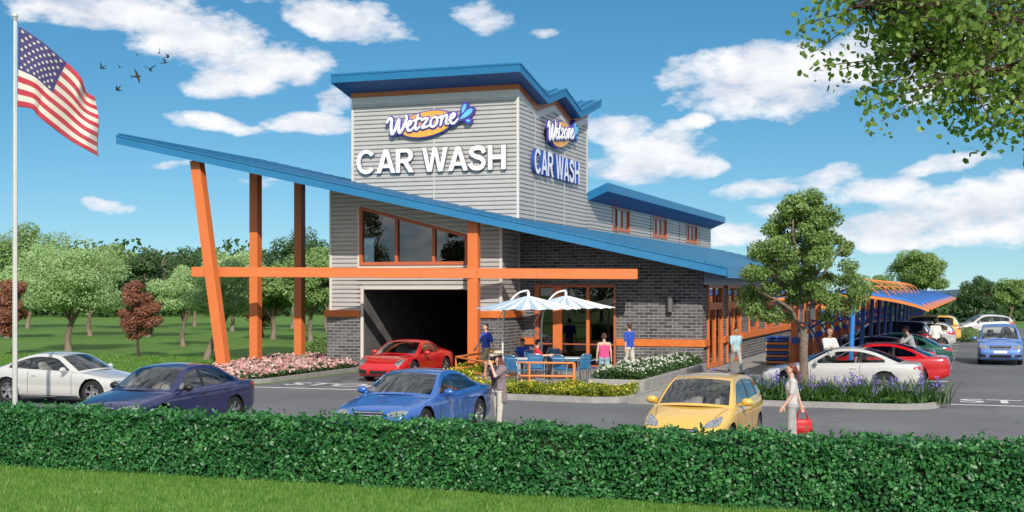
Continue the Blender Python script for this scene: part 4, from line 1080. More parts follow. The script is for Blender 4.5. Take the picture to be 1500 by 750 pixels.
    if detail > 1:
        for s in S['seams']:
            both('door_seam', [(s-.006, zb(s)+.08), (s+.006, zb(s)+.08), (s+.006, zs(s)-.02), (s-.006, zs(s)-.02)], M_seam, n=1, m=14, off=.002)
        both('sill', [(wheels[0]+r+.1, zb(L/2)+.01), (wheels[1]-r-.1, zb(L/2)+.01), (wheels[1]-r-.1, zb(L/2)+.07), (wheels[0]+r+.1, zb(L/2)+.07)], M_black, n=10, m=1, off=.006)
        y0 = .74*hw; patch('bonnet_seam', [(X(.35), y0*.9), (X(sA-.12), y0*1.1), (X(sA-.12), y0*1.1+.01), (X(.35), y0*.9+.01)], 't', M_seam, n=14, m=1, off=.002)
        patch('bonnet_seam', [(X(.35), -y0*.9), (X(sA-.12), -y0*1.1), (X(sA-.12), -y0*1.1-.01), (X(.35), -y0*.9-.01)], 't', M_seam, n=14, m=1, off=.002)
    for s in S['handles']:
        for sg in (1, -1):
            zz = zs(s)-.12; b = bmesh.new(); yy = .99*wf_(s)*hw; box(b, X(s)-.09, X(s)+.09, sg*(yy+.012)-.018, sg*(yy+.012)+.018, zz-.016, zz+.016, .008); obj('door_handle', b, S.get('hm') or mp, e, 40)
    # mirrors
    for sg in (1, -1):
        s = S.get('mir', sA+.32); b = bmesh.new(); yy = .93*wf_(s)*hw; z = zs(s)+.075
        vs = bmesh.ops.create_uvsphere(b, u_segments=14, v_segments=9, radius=1)['verts']
        for v in vs:
            v.co = Vector((X(s)+v.co.x*.075-.02*abs(v.co.y), sg*(yy+.16)+v.co.y*.125, z+v.co.z*.078))
            if v.co.x < X(s)-.025: v.co.x = X(s)-.025
        bar(b, (X(s), sg*(yy-.02), z-.05), (X(s), sg*(yy+.1), z-.03), .06, .035)
        obj('wing_mirror', b, S.get('mm') or mp, e, 50)
    # wheels
    for ws in wheels:
        for sg in (1, -1):
            yo = sg*(hw*.985*wf_(ws)-.115); b = bmesh.new(); wd = .11
            lathe(b, [(r*.66,-wd),(r*.9,-wd),(r*.97,-wd*.8),(r,-wd*.4),(r,wd*.4),(r*.97,wd*.8),(r*.9,wd),(r*.66,wd)], 30, 'y', (X(ws), yo, r), False)
            w_ = obj('wheel', b, M_tyre, e, 40); b = bmesh.new(); ri = r*.67
            yf_ = sg*(wd*.86); c = Vector((X(ws), yo, r))
            lathe(b, [(ri,-wd*.9),(ri,wd*.9),(ri*.93,wd*.9),(ri*.9,wd*.3),(ri*.9,-wd*.9)] if sg > 0 else [(ri*.9,wd*.9),(ri*.9,-wd*.3),(ri*.93,-wd*.9),(ri,-wd*.9),(ri,wd*.9)], 30, 'y', c, False)
            ns = S.get('spokes', 5)
            for k in range(ns):
                for dd in ((-.13, .13) if S.get('twin', 1) else (0,)):
                    a = 2*math.pi*k/ns+.3+dd; p0 = c+Vector((math.cos(a)*ri*.15, yf_*.75, math.sin(a)*ri*.15)); p1 = c+Vector((math.cos(a)*ri*.95, yf_, math.sin(a)*ri*.95))
                    bar(b, p0, p1, .035 if S.get('twin', 1) else .06, .03, up=(0, 1, 0))
            lathe(b, [(.055,-.02),(.055,.02)], 12, 'y', c+Vector((0, yf_*.8, 0)))
            obj('rim', b, M_rim, w_, 40)
            b = bmesh.new(); lathe(b, [(ri*.6,-.012),(ri*.6,.012)], 20, 'y', c); obj('brake_disc', b, M_steel, w_, 40)
    # dark wheel wells and cabin tub
    for ws in wheels:
        for sg in (1, -1):
            b = bmesh.new(); n = 14; y0, y1 = sg*(hw*.40), sg*(hw*.955*wf_(ws)); rw = r+.055
            pr = None
            for k in range(n+1):
                a = math.pi*(-.12+1.24*k/n); q = (b.verts.new((X(ws)+rw*math.cos(a), y0, r+rw*math.sin(a))), b.verts.new((X(ws)+rw*math.cos(a), y1, r+rw*math.sin(a))))
                if pr: b.faces.new((pr[0], pr[1], q[1], q[0]))
                pr = q
            obj('wheel_well', b, M_black, e, 60)
    b = bmesh.new(); fl = .42; ss = np.linspace(sA-.02, sD+.02, 12)
    Lc = [(X(s), .86*wf_(s)*hw, zs(s)-.03) for s in ss]
    for i in range(len(ss)-1):
        a_, c_ = Lc[i], Lc[i+1]
        for sg in (1, -1): b.faces.new([b.verts.new(p) for p in ((a_[0],sg*a_[1],a_[2]),(c_[0],sg*c_[1],c_[2]),(c_[0],sg*c_[1],fl),(a_[0],sg*a_[1],fl))])
        b.faces.new([b.verts.new(p) for p in ((a_[0],a_[1],fl),(c_[0],c_[1],fl),(c_[0],-c_[1],fl),(a_[0],-a_[1],fl))])
    for i in (0, -1):
        a_ = Lc[i]; b.faces.new([b.verts.new(p) for p in ((a_[0],a_[1],a_[2]),(a_[0],-a_[1],a_[2]),(a_[0],-a_[1],fl),(a_[0],a_[1],fl))])
    # dashboard shelf and parcel shelf
    zd = zs(sA)-.05; box(b, X(sA+.62), X(sA-.1), -.8*hw, .8*hw, zd-.28, zd-.02, .03)
    if s1-sD < .6: box(b, X(sD+.05), X(sD-.5), -.8*hw, .8*hw, zs(sD)-.18, zs(sD)-.06, .02)
    obj('cabin_lining', b, M_inner, e)
    sm_ = S.get('seatm', M_seat); hs_ = H-.30
    def seat(s, y):
        b = bmesh.new(); box(b, X(s)-.25, X(s)+.28, y-.24, y+.24, .44, .60, .05)
        vs = box(b, -.06, .06, -.24, .24, 0, .58, .05); bmesh.ops.transform(b, matrix=Matrix.Translation((X(s)-.24, y, .56)) @ Matrix.Rotation(-.22, 4, 'Y'), verts=[v for v in b.verts if abs(v.co.x) < .3 and v.co.z < .7 and abs(v.co.y) < .3 and v.co.x < .08 and v.co.x > -.08])
        st_ = obj('seat', b, sm_, e, 40); b = bmesh.new(); vs = box(b, X(s)-.46, X(s)-.36, y-.13, y+.13, hs_-.16, hs_+.06, .04); obj('headrest', b, sm_, st_, 40)
    for s, y in ([(S['seat'], .36), (S['seat'], -.36)]): seat(s, y)
    if S.get('rear', 1):
        s = S['seat']+.85; b = bmesh.new(); box(b, X(s)-.32, X(s)-.2, -.6, .6, .5, hs_-.1, .05); [box(b, X(s)-.34, X(s)-.24, y-.12, y+.12, hs_-.09, hs_+.05, .03) for y in (-.36, .36)]; obj('rear_seat', b, sm_, e, 40)
    if detail > 1:
        b = bmesh.new(); n = 20; c = Vector((X(S['seat']-.42), .36, zs(sA)-.02)); pts = [c+Vector((math.sin(2*math.pi*k/n)*.185*.35, math.cos(2*math.pi*k/n)*.185, math.sin(2*math.pi*k/n)*.185)) for k in range(n+1)]
        tube(b, pts, .014, 6, False); tube(b, [c, c+Vector((.25,0,-.1))], .03, 6); bar(b, c+Vector((0,-.17,0)), c+Vector((0,.17,0)), .03, .04); obj('steering_wheel', b, M_black, e, 50)
    return e, body, patch, X
def put(e, px, py, deg, z=.004, d=None):
    """deg: heading of the car in world, 0 = +x, -90 = towards the street"""
    x, y = gp(px, py) if d is None else at(px, d)
    e.location = (x, y, z); e.rotation_euler.z = R(deg)

COUPE = dict(L=4.63, W=1.86, H=1.37, r=.345, wheels=(.86, 3.61), sA=1.36, sD=3.95,
 zc=[(0,.52),(.05,.66),(.2,.745),(.7,.84),(1.2,.925),(1.36,.945),(3.95,.99),(4.3,.985),(4.55,.955),(4.63,.86)],
 zs=[(0,.48),(.05,.60),(.25,.68),(.7,.77),(1.3,.865),(2.4,.90),(3.4,.93),(3.95,.94),(4.4,.935),(4.58,.90),(4.63,.80)],
 w=[(0,.72),(.05,.80),(.15,.875),(.4,.945),(.8,.985),(1.4,.99),(2.4,1),(3.6,1),(4.1,.965),(4.45,.90),(4.58,.84),(4.63,.76)],
 zb=[(0,.26),(.1,.20),(.5,.18),(2.3,.19),(4.2,.22),(4.63,.36)],
 arch=[(1.36,0,0),(1.78,1.125,.80),(2.12,1.30,.70),(2.55,1.345,.655),(2.95,1.325,.65),(3.35,1.225,.68),(3.70,1.075,.75),(4.02,0,0)], iw=2, ir=4, g0=1.62, g1=3.62,
 pillars=[(2.93,.045)], seams=(1.5,2.92), handles=(2.72,), seat=2.45,
 head=[[(.44,.56),(.80,.60),(.80,.70),(.42,.665)]], tail=[[(.40,.74),(.84,.76),(.84,.88),(.40,.88)]],
 grille=[([(-.34,.34),(.34,.34),(.34,.67),(-.34,.67)], 6)], intake=[[(.46,.30),(.78,.33),(.78,.44),(.46,.42)]], plate=.42)
SEDAN = dict(COUPE, L=4.55, W=1.80, H=1.43, r=.325, wheels=(.88,3.55), sA=1.30, sD=3.75, hm=M_black, mm=M_black,
 zc=[(0,.56),(.05,.68),(.2,.75),(.7,.86),(1.2,.945),(1.3,.965),(3.75,1.02),(4.2,1.03),(4.48,1.01),(4.55,.90)],
 zs=[(0,.52),(.05,.62),(.25,.70),(.7,.80),(1.3,.89),(2.4,.93),(3.4,.965),(3.75,.975),(4.3,.98),(4.5,.95),(4.55,.86)],
 arch=[(1.30,0,0),(1.72,1.17,.80),(2.05,1.355,.70),(2.5,1.41,.665),(3.0,1.385,.66),(3.35,1.29,.69),(3.66,1.14,.76),(3.92,0,0)], g0=1.55, g1=3.6,
 pillars=[(2.42,.045),(3.28,.02)], seams=(1.45,2.42,3.35), handles=(2.28,3.2), seat=2.15, w=[(0,.72),(.05,.80),(.15,.875),(.4,.945),(.8,.985),(1.4,.99),(2.4,1),(3.5,1),(4.0,.965),(4.4,.90),(4.5,.84),(4.55,.76)], zb=[(0,.26),(.1,.20),(.5,.18),(2.3,.19),(4.1,.22),(4.55,.36)],
 tail=[[(.48,.78),(.83,.80),(.83,.95),(.52,.93)]])
HATCH = dict(COUPE, L=3.85, W=1.66, H=1.44, r=.30, wheels=(.72,3.16), sA=.98, sD=3.66,
 zc=[(0,.50),(.05,.62),(.2,.72),(.5,.83),(.9,.94),(.98,.955),(3.66,.98),(3.80,.93),(3.85,.80)],
 zs=[(0,.46),(.05,.58),(.25,.68),(.6,.79),(.98,.88),(2,.92),(3.2,.96),(3.66,.96),(3.80,.90),(3.85,.76)],
 w=[(0,.72),(.05,.80),(.15,.88),(.4,.95),(.8,.99),(1.4,1),(2.4,1),(3.2,.98),(3.6,.92),(3.8,.84),(3.85,.76)],
 zb=[(0,.26),(.1,.20),(.5,.18),(2.3,.19),(3.4,.22),(3.85,.34)], bow=.26, bowr=.08,
 arch=[(.98,0,0),(1.40,1.17,.82),(1.74,1.355,.73),(2.2,1.41,.70),(2.8,1.39,.69),(3.30,1.32,.70),(3.58,1.16,.76),(3.72,0,0)], iw=2, ir=5, g0=1.2, g1=3.45,
 pillars=[(2.30,.04),(3.05,.03)], seams=(1.12,2.32), handles=(2.12,), seat=1.85, mir=1.36,
 head=[[(.42,.58),(.72,.62),(.70,.80),(.44,.68)]], tail=[[(.55,.75),(.78,.78),(.78,.98),(.6,.95)]], grille=[([(-.28,.50),(.28,.50),(.28,.57),(-.28,.57)], 1),([(-.5,.28),(.5,.28),(.46,.38),(-.46,.38)],0)], intake=[], plate=.44)
SPORT = dict(COUPE, L=4.35, W=1.80, H=1.29, r=.33, wheels=(.88,3.30), sA=1.25, sD=3.25,
 zc=[(0,.44),(.05,.54),(.2,.62),(.6,.74),(1.0,.82),(1.25,.86),(3.25,.93),(3.8,.90),(4.2,.80),(4.35,.66)],
 zs=[(0,.42),(.05,.54),(.2,.64),(.55,.77),(.9,.81),(1.3,.80),(2.2,.82),(3.0,.87),(3.4,.88),(3.9,.83),(4.25,.72),(4.35,.60)],
 w=[(0,.70),(.05,.78),(.15,.86),(.4,.94),(.85,.985),(1.4,.96),(2.2,.96),(3.2,1.0),(3.7,.98),(4.1,.89),(4.3,.78),(4.35,.70)],
 zb=[(0,.24),(.1,.17),(.5,.15),(2.3,.16),(3.9,.2),(4.35,.34)],
 arch=[(1.25,0,0),(1.62,1.03,.80),(1.92,1.19,.70),(2.25,1.24,.665),(2.6,1.21,.66),(2.9,1.12,.69),(3.2,1.0,.74),(3.6,0,0)], iw=2, ir=4, g0=1.45, g1=3.02,
 pillars=[(2.72,.05)], seams=(1.42,2.62), handles=(2.45,), seat=2.15, rear=0, mir=1.6, bow=.3,
 head=[[(.50,.56),(.72,.50),(.80,.70),(.60,.74)]], tail=[[(.5,.62),(.78,.62),(.76,.74),(.5,.74)]], grille=[([(-.30,.27),(.30,.27),(.30,.36),(-.30,.36)],0)], intake=[[(.40,.25),(.74,.28),(.76,.42),(.42,.38)]], spokes=5, twin=1)
SPORT.pop('plate')
VAN = dict(COUPE, L=4.40, W=1.80, H=1.63, r=.32, wheels=(.85,3.53), sA=.98, sD=4.2,
 zc=[(0,.60),(.05,.74),(.2,.86),(.5,.96),(.9,1.05),(.98,1.06),(4.2,1.04),(4.36,1.0),(4.40,.85)],
 zs=[(0,.56),(.05,.70),(.25,.82),(.6,.91),(.98,.97),(2,.99),(3.2,1.01),(4.2,1.02),(4.36,.96),(4.40,.80)],
 w=[(0,.80),(.05,.87),(.15,.92),(.4,.97),(.8,.99),(1.4,1),(2.4,1),(3.6,.99),(4.1,.95),(4.35,.88),(4.40,.8)],
 zb=[(0,.30),(.1,.22),(.5,.2),(2.3,.2),(3.9,.22),(4.40,.34)], bow=.2, bowr=.06,
 arch=[(.98,0,0),(1.42,1.31,.84),(1.78,1.53,.76),(2.3,1.60,.735),(3.0,1.60,.73),(3.9,1.55,.73),(4.18,1.3,.79),(4.28,0,0)], iw=2, ir=5, g0=1.2, g1=4.0,
 pillars=[(2.15,.05),(3.1,.05)], seams=(1.15,2.15,3.15), handles=(2.02,2.98), seat=2.0, mir=1.4,
 head=[[(.46,.66),(.82,.68),(.82,.84),(.46,.80)]], tail=[[(.6,.8),(.84,.8),(.84,1.1),(.62,1.0)]], grille=[([(-.38,.66),(.38,.66),(.42,.80),(-.42,.80)],2),([(-.42,.32),(.42,.32),(.42,.44),(-.42,.44)],0)], intake=[[(.55,.33),(.82,.35),(.82,.45),(.55,.44)]], plate=.55)
P_white = paint('pearl white car paint', (.56,.56,.54), .15); P_navy = paint('navy car paint', (.022,.026,.115), .35); P_bluec = paint('bright blue car paint', (.03,.14,.48), .35)
P_yel = paint('yellow car paint', (.72,.44,.08), .1); P_red = paint('red car paint', (.50,.008,.012), 0); P_silver = paint('silver car paint', (.52,.53,.53), .3)
P_lblue = paint('pale blue car paint', (.12,.25,.62), .3); P_blk = paint('black blue car paint', (.012,.014,.03), .3); P_green = paint('dark green car paint', (.01,.10,.07), .2); P_grey = paint('grey car paint', (.30,.31,.33), .4)
def car(*a, **k): return make_car(*a, **k)[0]
c = car('parked_car', COUPE, P_white, 'pearl white coupe beside the flagpole, nose towards the navy sedan', detail=2); put(c, 100, 0, 0, d=36.0)
c = car('parked_car', SEDAN, P_navy, 'dark navy four door sedan behind the hedge, angled nose left', detail=2); put(c, 248, 0, -93, d=29.2)
c = car('parked_car', dict(COUPE, seatm=M_seatl, hm=P_bluec), P_bluec, 'bright blue two door coupe behind the middle of the hedge', detail=2); put(c, 612, 0, -92, d=28.2)
c = car('parked_car', dict(HATCH, seatm=M_seat), P_yel, 'yellow small hatchback behind the hedge, facing the viewer', detail=2); put(c, 1034, 0, -93, d=25.5)
c = car('sports_car', SPORT, P_red, 'red sports car rolling out of the wash bay', 'sports car'); put(c, 598, 0, -92, d=45.8); c.scale = (1.05, 1.05, 1.07)
c = car('parked_car', dict(COUPE, rplate=.5), P_white, 'silver white coupe parked behind the iris island', detail=2); put(c, 1233, 0, 180, z=.008, d=39.3)
c = car('parked_car', dict(COUPE, tint=1), P_red, 'red coupe parked just beyond the silver white coupe', detail=1); c.location = (-3.1, 44.3, .008); c.rotation_euler.z = R(180)
c = car('parked_car', dict(SEDAN, tint=1), P_blk, 'black sedan parked between the red coupe and the green car', detail=1); c.location = (-3.6, 48.2, .008); c.rotation_euler.z = R(180)
c = car('parked_car', dict(SEDAN, tint=1), P_green, 'dark green car whose tail shows past the man in the grey shirt', detail=1); c.location = (-3.1, 52.2, .008); c.rotation_euler.z = R(180)
c = car('parked_car', dict(VAN, tint=1, H=1.7), P_blk, 'black people carrier parked beyond the green car', detail=1); c.location = (-4.1, 64.1, .008); c.rotation_euler.z = R(180)
c = car('parked_car', dict(HATCH, tint=1), P_silver, 'silver hatchback tail beyond the man in the white shirt', detail=1); c.location = (-2.9, 72.0, .008); c.rotation_euler.z = R(180)
c = car('parked_car', dict(VAN, tint=1), P_yel, 'yellow van furthest down the parking row', detail=1); c.location = (-3.0, 80.0, .008); c.rotation_euler.z = R(180)
c = car('moving_car', dict(VAN, hm=M_black), P_lblue, 'pale blue people carrier driving towards the viewer down the right lane', detail=2); put(c, 1464, 0, -90, z=.008, d=55.5)
c = car('moving_car', HATCH, P_white, 'white hatchback crossing the far end of the car park', detail=1); put(c, 1440, 0, 180+19.6, z=.008, d=88)
# ---------------------------------------------------------------- signs
M_letter = pmat('white sign face', (.82,.82,.82), .35, var=.02); M_lside = pmat('blue sign return', (.02,.07,.36), .4, var=.03); M_lsideg = pmat('violet grey sign return', (.20,.19,.26), .4, var=.03)
M_logo_o = pmat('amber sign face', (.85,.40,.07), .35, var=.02); M_logo_b = pmat('indigo sign edge', (.07,.06,.38), .4, var=.03); M_logo_c = pmat('light blue drop', (.15,.55,.80), .35, var=.02)
def islands(bm):
    seen = set(); out = []
    for v in bm.verts:
        if v in seen: continue
        st = [v]; seen.add(v); cur = []
        while st:
            a = st.pop(); cur.append(a)
            for e in a.link_edges:
                b = e.other_vert(a)
                if b not in seen: seen.add(b); st.append(b)
        out.append(cur)
    return out
def place(kind, c, along):
    """map sign space (x right, y up, z out) onto the wall"""
    if kind == 'front': return lambda p: Vector((c[0]+p[0]*along, c[1]-p[2], c[2]+p[1]))
    return lambda p: Vector((c[0]+p[2], c[1]+p[0]*along, c[2]+p[1]))
def arc(cx, cy, rx, ry, a0, a1, n=14): return [(cx+rx*math.cos(R(a0+(a1-a0)*i/n)), cy+ry*math.sin(R(a0+(a1-a0)*i/n))) for i in range(n+1)]
def band(pts, w):
    c = catmull(pts, 6); L_, R__ = [], []
    for i, p in enumerate(c):
        t_ = c[min(i+1, len(c)-1)]-c[max(i-1, 0)]; t_ = t_/np.linalg.norm(t_); nn = np.array([-t_[1], t_[0]])*w/2; L_.append(tuple(p+nn)); R__.append(tuple(p-nn))
    return L_+R__[::-1]
GL = {'A': (.87, [[(0,0),(.20,0),(.27,.21),(.60,.21),(.67,0),(.87,0),(.54,1),(.33,1)], [(.33,.37),(.54,.37),(.435,.74)]]),
 'H': (.78, [[(0,0),(.20,0),(.20,.42),(.58,.42),(.58,0),(.78,0),(.78,1),(.58,1),(.58,.60),(.20,.60),(.20,1),(0,1)]]),
 'W': (1.16, [[(0,1),(.20,1),(.34,.30),(.48,1),(.68,1),(.82,.30),(.96,1),(1.16,1),(.93,0),(.72,0),(.58,.68),(.44,0),(.23,0)]]),
 'C': (.86, [arc(.46,.5,.46,.52,38,322,22)+arc(.46,.5,.27,.35,322,38,22)]),
 'R': (.82, [[(0,0),(.20,0),(.20,.40),(.34,.40),(.60,0),(.84,0),(.56,.43)]+arc(.50,.715,.29,.285,-80,90,10)+[(0,1)], [(.20,.56),(.47,.56)]+arc(.47,.70,.12,.14,-80,80,6)+[(.47,.84),(.20,.84)]]),
 'S': (.78, [band([(.70,.70),(.60,.88),(.38,.92),(.17,.84),(.15,.68),(.34,.56),(.56,.48),(.68,.32),(.58,.13),(.36,.08),(.16,.14),(.09,.30)], .19)])}
def letters(e, mp, width, cap, face, side, dep=.12):
    word = 'CAR WASH'; xs = []; x = 0
    for ch in word:
        if ch == ' ': x += .30; continue
        xs.append((ch, x)); x += GL[ch][0]+(.02 if ch in 'AW' else .08)
    tot = x-.08
    for ch, x0 in xs:
        b = bmesh.new(); loops = []
        for z in (.05, .05+dep):
            for P_ in GL[ch][1]:
                vs = [b.verts.new(mp(((x0+p[0])/tot*width-width/2, p[1]*cap-cap/2, z))) for p in P_]; loops.append(vs)
                for i in range(len(vs)): b.edges.new((vs[i], vs[(i+1) % len(vs)]))
        h = len(loops)//2
        for lo in (loops[:h], loops[h:]):
            es = [e_ for e_ in b.edges if any(e_.verts[0] in l and e_.verts[1] in l for l in lo)]
            r_ = bmesh.ops.triangle_fill(b, use_beauty=True, use_dissolve=False, edges=es)
        front = set(v for l in loops[h:] for v in l)
        for f in b.faces: f.material_index = 0 if all(v in front for v in f.verts) else 1
        for l0, l1 in zip(loops[:h], loops[h:]):
            for i in range(len(l0)): j = (i+1) % len(l0); b.faces.new((l0[i], l0[j], l1[j], l1[i])).material_index = 1
        bmesh.ops.recalc_face_normals(b, faces=b.faces[:]); me = bpy.data.meshes.new('letter'); b.to_mesh(me); b.free(); o = link('letter', me, [face, side], e); o.matrix_parent_inverse = Matrix.Translation(-e.location)
STROKES = [[(-.12,.78),(.02,1.02),(.2,.9),(.24,.3),(.36,-.03),(.55,.25),(.75,.85),(.78,.3),(.92,-.02),(1.15,.3),(1.32,.8),(1.25,1.0)],
 [(1.36,.28),(1.6,.36),(1.7,.52),(1.57,.62),(1.42,.4),(1.48,.08),(1.7,.0),(1.9,.18)],
 [(2.14,.92),(2.03,.5),(2.0,.14),(2.12,.0),(2.32,.14)], [(1.86,.6),(2.12,.66),(2.4,.66)],
 [(2.46,.52),(2.6,.6),(2.86,.56),(2.52,.08),(2.75,.05),(2.98,.1)],
 [(3.36,.62),(3.14,.48),(3.1,.14),(3.32,.0),(3.56,.18),(3.54,.5),(3.36,.62),(3.6,.52),(3.76,.54)],
 [(3.86,.62),(3.88,.3),(3.84,.02)], [(3.88,.3),(4.06,.58),(4.24,.54),(4.22,.12),(4.36,.02)],
 [(4.42,.26),(4.7,.36),(4.8,.52),(4.66,.62),(4.5,.4),(4.56,.08),(4.8,.0),(5.02,.2)]]
def logo(e, mp, sc, sx=1.0, tilt=R(6.5)):
    def lp(p, z): 
        x, y = (p[0]-2.7+.22*(p[1]-.35))*sx, p[1]-.35; return (sc*(x*math.cos(tilt)-y*math.sin(tilt)), sc*(x*math.sin(tilt)+y*math.cos(tilt)), z)
    def add(name, bm, mat, parent=e):
        o = obj(name, bm, mat, parent, 50)
        if parent is e: o.matrix_parent_inverse = Matrix.Translation(-e.location)
        return o
    def oval(rx, ry, z0, z1, c=(2.75,.28), seg=48):
        b = bmesh.new(); A = [b.verts.new(mp(lp((c[0]+rx*math.cos(2*math.pi*k/seg)/sx, c[1]+ry*math.sin(2*math.pi*k/seg)), z0))) for k in range(seg)]; B = [b.verts.new(mp(lp((c[0]+rx*math.cos(2*math.pi*k/seg)/sx, c[1]+ry*math.sin(2*math.pi*k/seg)), z1))) for k in range(seg)]
        b.faces.new(A[::-1]); b.faces.new(B)
        for k in range(seg): b.faces.new((A[k], A[(k+1) % seg], B[(k+1) % seg], B[k]))
        return b
    add('sign_edge', oval(1.98*sx, .88, .05, .17), M_logo_b); add('oval_panel', oval(1.90*sx, .81, .17, .20), M_logo_o)
    for k, (mat, rr, z, dp) in enumerate(((M_logo_b, .195, .20, .28), (M_letter, .108, .27, .45))):
        b = bmesh.new()
        for i, s in enumerate(STROKES):
            pts = catmull(s, 6); r0 = rr*(1.12 if i == 0 else .92 if k else 1)
            n0 = len(b.verts); tube(b, [(p[0], p[1], 0) for p in pts], [r0*(.8+.2*math.sin(math.pi*j/(len(pts)-1))) for j in range(len(pts))], 10)
            for end in (pts[0], pts[-1]): 
                r_ = bmesh.ops.create_uvsphere(b, u_segments=10, v_segments=6, radius=r0*.8); bmesh.ops.translate(b, verts=r_['verts'], vec=(end[0], end[1], 0))
        for v in b.verts: v.co = mp(lp((v.co.x, v.co.y), z+v.co.z*dp*sc))
        add('script_lettering' if k else 'lettering_outline', b, mat)
    drops = [((5.22,.35),(5.62,.98),.20),((5.5,.62),(6.15,.85),.22),((5.7,.28),(6.02,.2),.12)]
    drops = [((5.18,.20),(6.0,.72),.20),((5.30,.55),(5.46,1.12),.14),((5.62,.08),(5.92,-.04),.09)]
    for mat, ex, z0, z1 in ((M_logo_b, .14, .05, .21), (M_logo_c, 0, .21, .24)):
        for p0, p1, w in drops:
            b = bmesh.new(); p0v, p1v = Vector(p0), Vector(p1); tdir = (p1v-p0v).normalized(); nrm2 = Vector((-tdir.y, tdir.x)); Ln = (p1v-p0v).length; ol = []
            for k in range(20):
                a = 2*math.pi*k/20; u = (1-math.cos(a))/2; wd = w*math.sin(a)*math.sin(a/2)**.8*1.15; ol.append(p0v-tdir*ex+tdir*u*(Ln+2*ex)+nrm2*(wd+(ex*math.sin(a))))
            zz = z0+drops.index((p0,p1,w))*.006
            A = [b.verts.new(mp(lp(q, zz))) for q in ol]; B = [b.verts.new(mp(lp(q, z1+drops.index((p0,p1,w))*.006))) for q in ol]; b.faces.new(A[::-1]); b.faces.new(B)
            for k in range(20): b.faces.new((A[k], A[(k+1) % 20], B[(k+1) % 20], B[k]))
            add('water_drop' if ex == 0 else 'drop_outline', b, mat)
YS = 47.5-.028; XSd = XT+.028
e = empty('car_wash_sign', (-20.3, YS, 8.25), 0, 'large white raised CAR WASH letters on the front of the tower', 'sign'); letters(e, place('front', (-20.3, YS, 8.25), 1), 6.4, .95, M_letter, M_lsideg)
e = empty('car_wash_sign', (XSd, 52.45, 8.25), 0, 'white CAR WASH letters with blue sides on the right flank of the tower', 'sign'); letters(e, place('side', (XSd, 51.95, 8.25), 1), 6.2, .98, M_letter, M_lside, dep=.14)
e = empty('logo_sign', (-20.3, YS, 9.72), 0, 'orange oval logo sign reading Wetzone on the front of the tower', 'sign'); logo(e, place('front', (-20.45, YS, 9.70), 1), .60)
e = empty('logo_sign', (XSd, 52.3, 9.75), 0, 'orange oval logo sign reading Wetzone under the zigzag roof on the flank', 'sign'); logo(e, place('side', (XSd, 52.3, 9.70), 1), .66, 1.10)

# ---------------------------------------------------------------- flagpole, flag, birds
pd = 31.0; fx, fy_ = at(22, pd); ztop = zat(26, pd)
e = empty('flagpole', (fx, fy_, 0), 0, 'tall white flagpole rising behind the hedge at the left', 'flagpole')
bm = bmesh.new(); tube(bm, [(0,0,0),(0,0,ztop*.5),(0,0,ztop)], [.062,.055,.038], 14); obj('pole', bm, M_pole, e, 60)
bm = bmesh.new(); r_ = bmesh.ops.create_uvsphere(bm, u_segments=16, v_segments=10, radius=.075); bmesh.ops.translate(bm, verts=r_['verts'], vec=(0,0,ztop+.05)); lathe(bm, [(.05,ztop-.06),(.06,ztop-.03),(.03,ztop)], 14); obj('finial', bm, M_pole, e, 50)
bm = bmesh.new(); tube(bm, [(.07,-.03,1.2),(.075,-.03,ztop-.1)], .006, 4); obj('halyard', bm, M_white, e)
bm = bmesh.new(); lathe(bm, [(.14,0),(.14,.04),(.08,.12),(.07,.2)], 16); obj('base_collar', bm, M_pole, e, 40)
M_fr = pmat('flag red', (.42,.03,.05), .8, var=.06, vscale=6, sheen=.3); M_fw = pmat('flag white', (.62,.58,.52), .8, var=.05, vscale=6); M_fb = pmat('flag blue', (.055,.045,.16), .8, var=.1, vscale=6)
TOPE = catmull([(27,38),(60,60),(92,88),(117,112),(128,132),(141,141)], 8); BOTE = catmull([(25,156),(46,160),(57,172),(85,192),(115,212),(146,231)], 8)
def eP(E, u): i = min(u, .9999)*(len(E)-1); k = int(i); return E[k]*(1-(i-k))+E[k+1]*(i-k)
def flagP(u, v, off=0):
    a, b = eP(TOPE, u), eP(BOTE, u); p = a*(1-v)+b*v
    p = p+np.array([math.sin(v*7+u*5)*2.2*u, math.sin(u*9+v*2)*1.8*u])
    dd = pd-.15+off+.22*math.sin(u*8.5-v*2.2)*min(1, u*3)+.10*math.sin(u*17+v*3)*u
    if u < .3: dd += .1*math.sin((u/.3)*math.pi)*v
    x, y = at(p[0]+.5*(1-u), dd); return Vector((x, y, zat(p[1], dd)))
bm = bmesh.new(); nu, nv = 60, 52; G = [[bm.verts.new(flagP(i/nu, j/nv)) for j in range(nv+1)] for i in range(nu+1)]
for i in range(nu):
    for j in range(nv):
        f_ = bm.faces.new((G[i][j], G[i][j+1], G[i+1][j+1], G[i+1][j])); s_ = j*13//nv
        f_.material_index = 2 if (i < nu*.42 and s_ < 7) else (0 if s_ % 2 == 0 else 1); f_.smooth = True
for r in range(9):
    for c in range(6 if r % 2 == 0 else 5):
        u0 = (.42)*((c+.5)/6 if r % 2 == 0 else (c+1)/6); v0 = (7/13)*(r+.75)/9.5; ru, rv = .020, .024
        for off in (-.012, .012):
            pts = [flagP(u0+ru*(1 if k % 2 == 0 else .42)*math.sin(math.pi*k/5), v0-rv*(1 if k % 2 == 0 else .42)*math.cos(math.pi*k/5), off) for k in range(10)]
            try: f_ = bm.faces.new([bm.verts.new(p) for p in pts]); f_.material_index = 1
            except ValueError: pass
me = bpy.data.meshes.new('flag'); bm.to_mesh(me); bm.free(); o = link('flag', me, [M_fr, M_fw, M_fb]); tag(o, 'American flag with stars and stripes drooping from the white pole', 'flag')
sm = o.modifiers.new('thickness', 'SOLIDIFY'); sm.thickness = .006
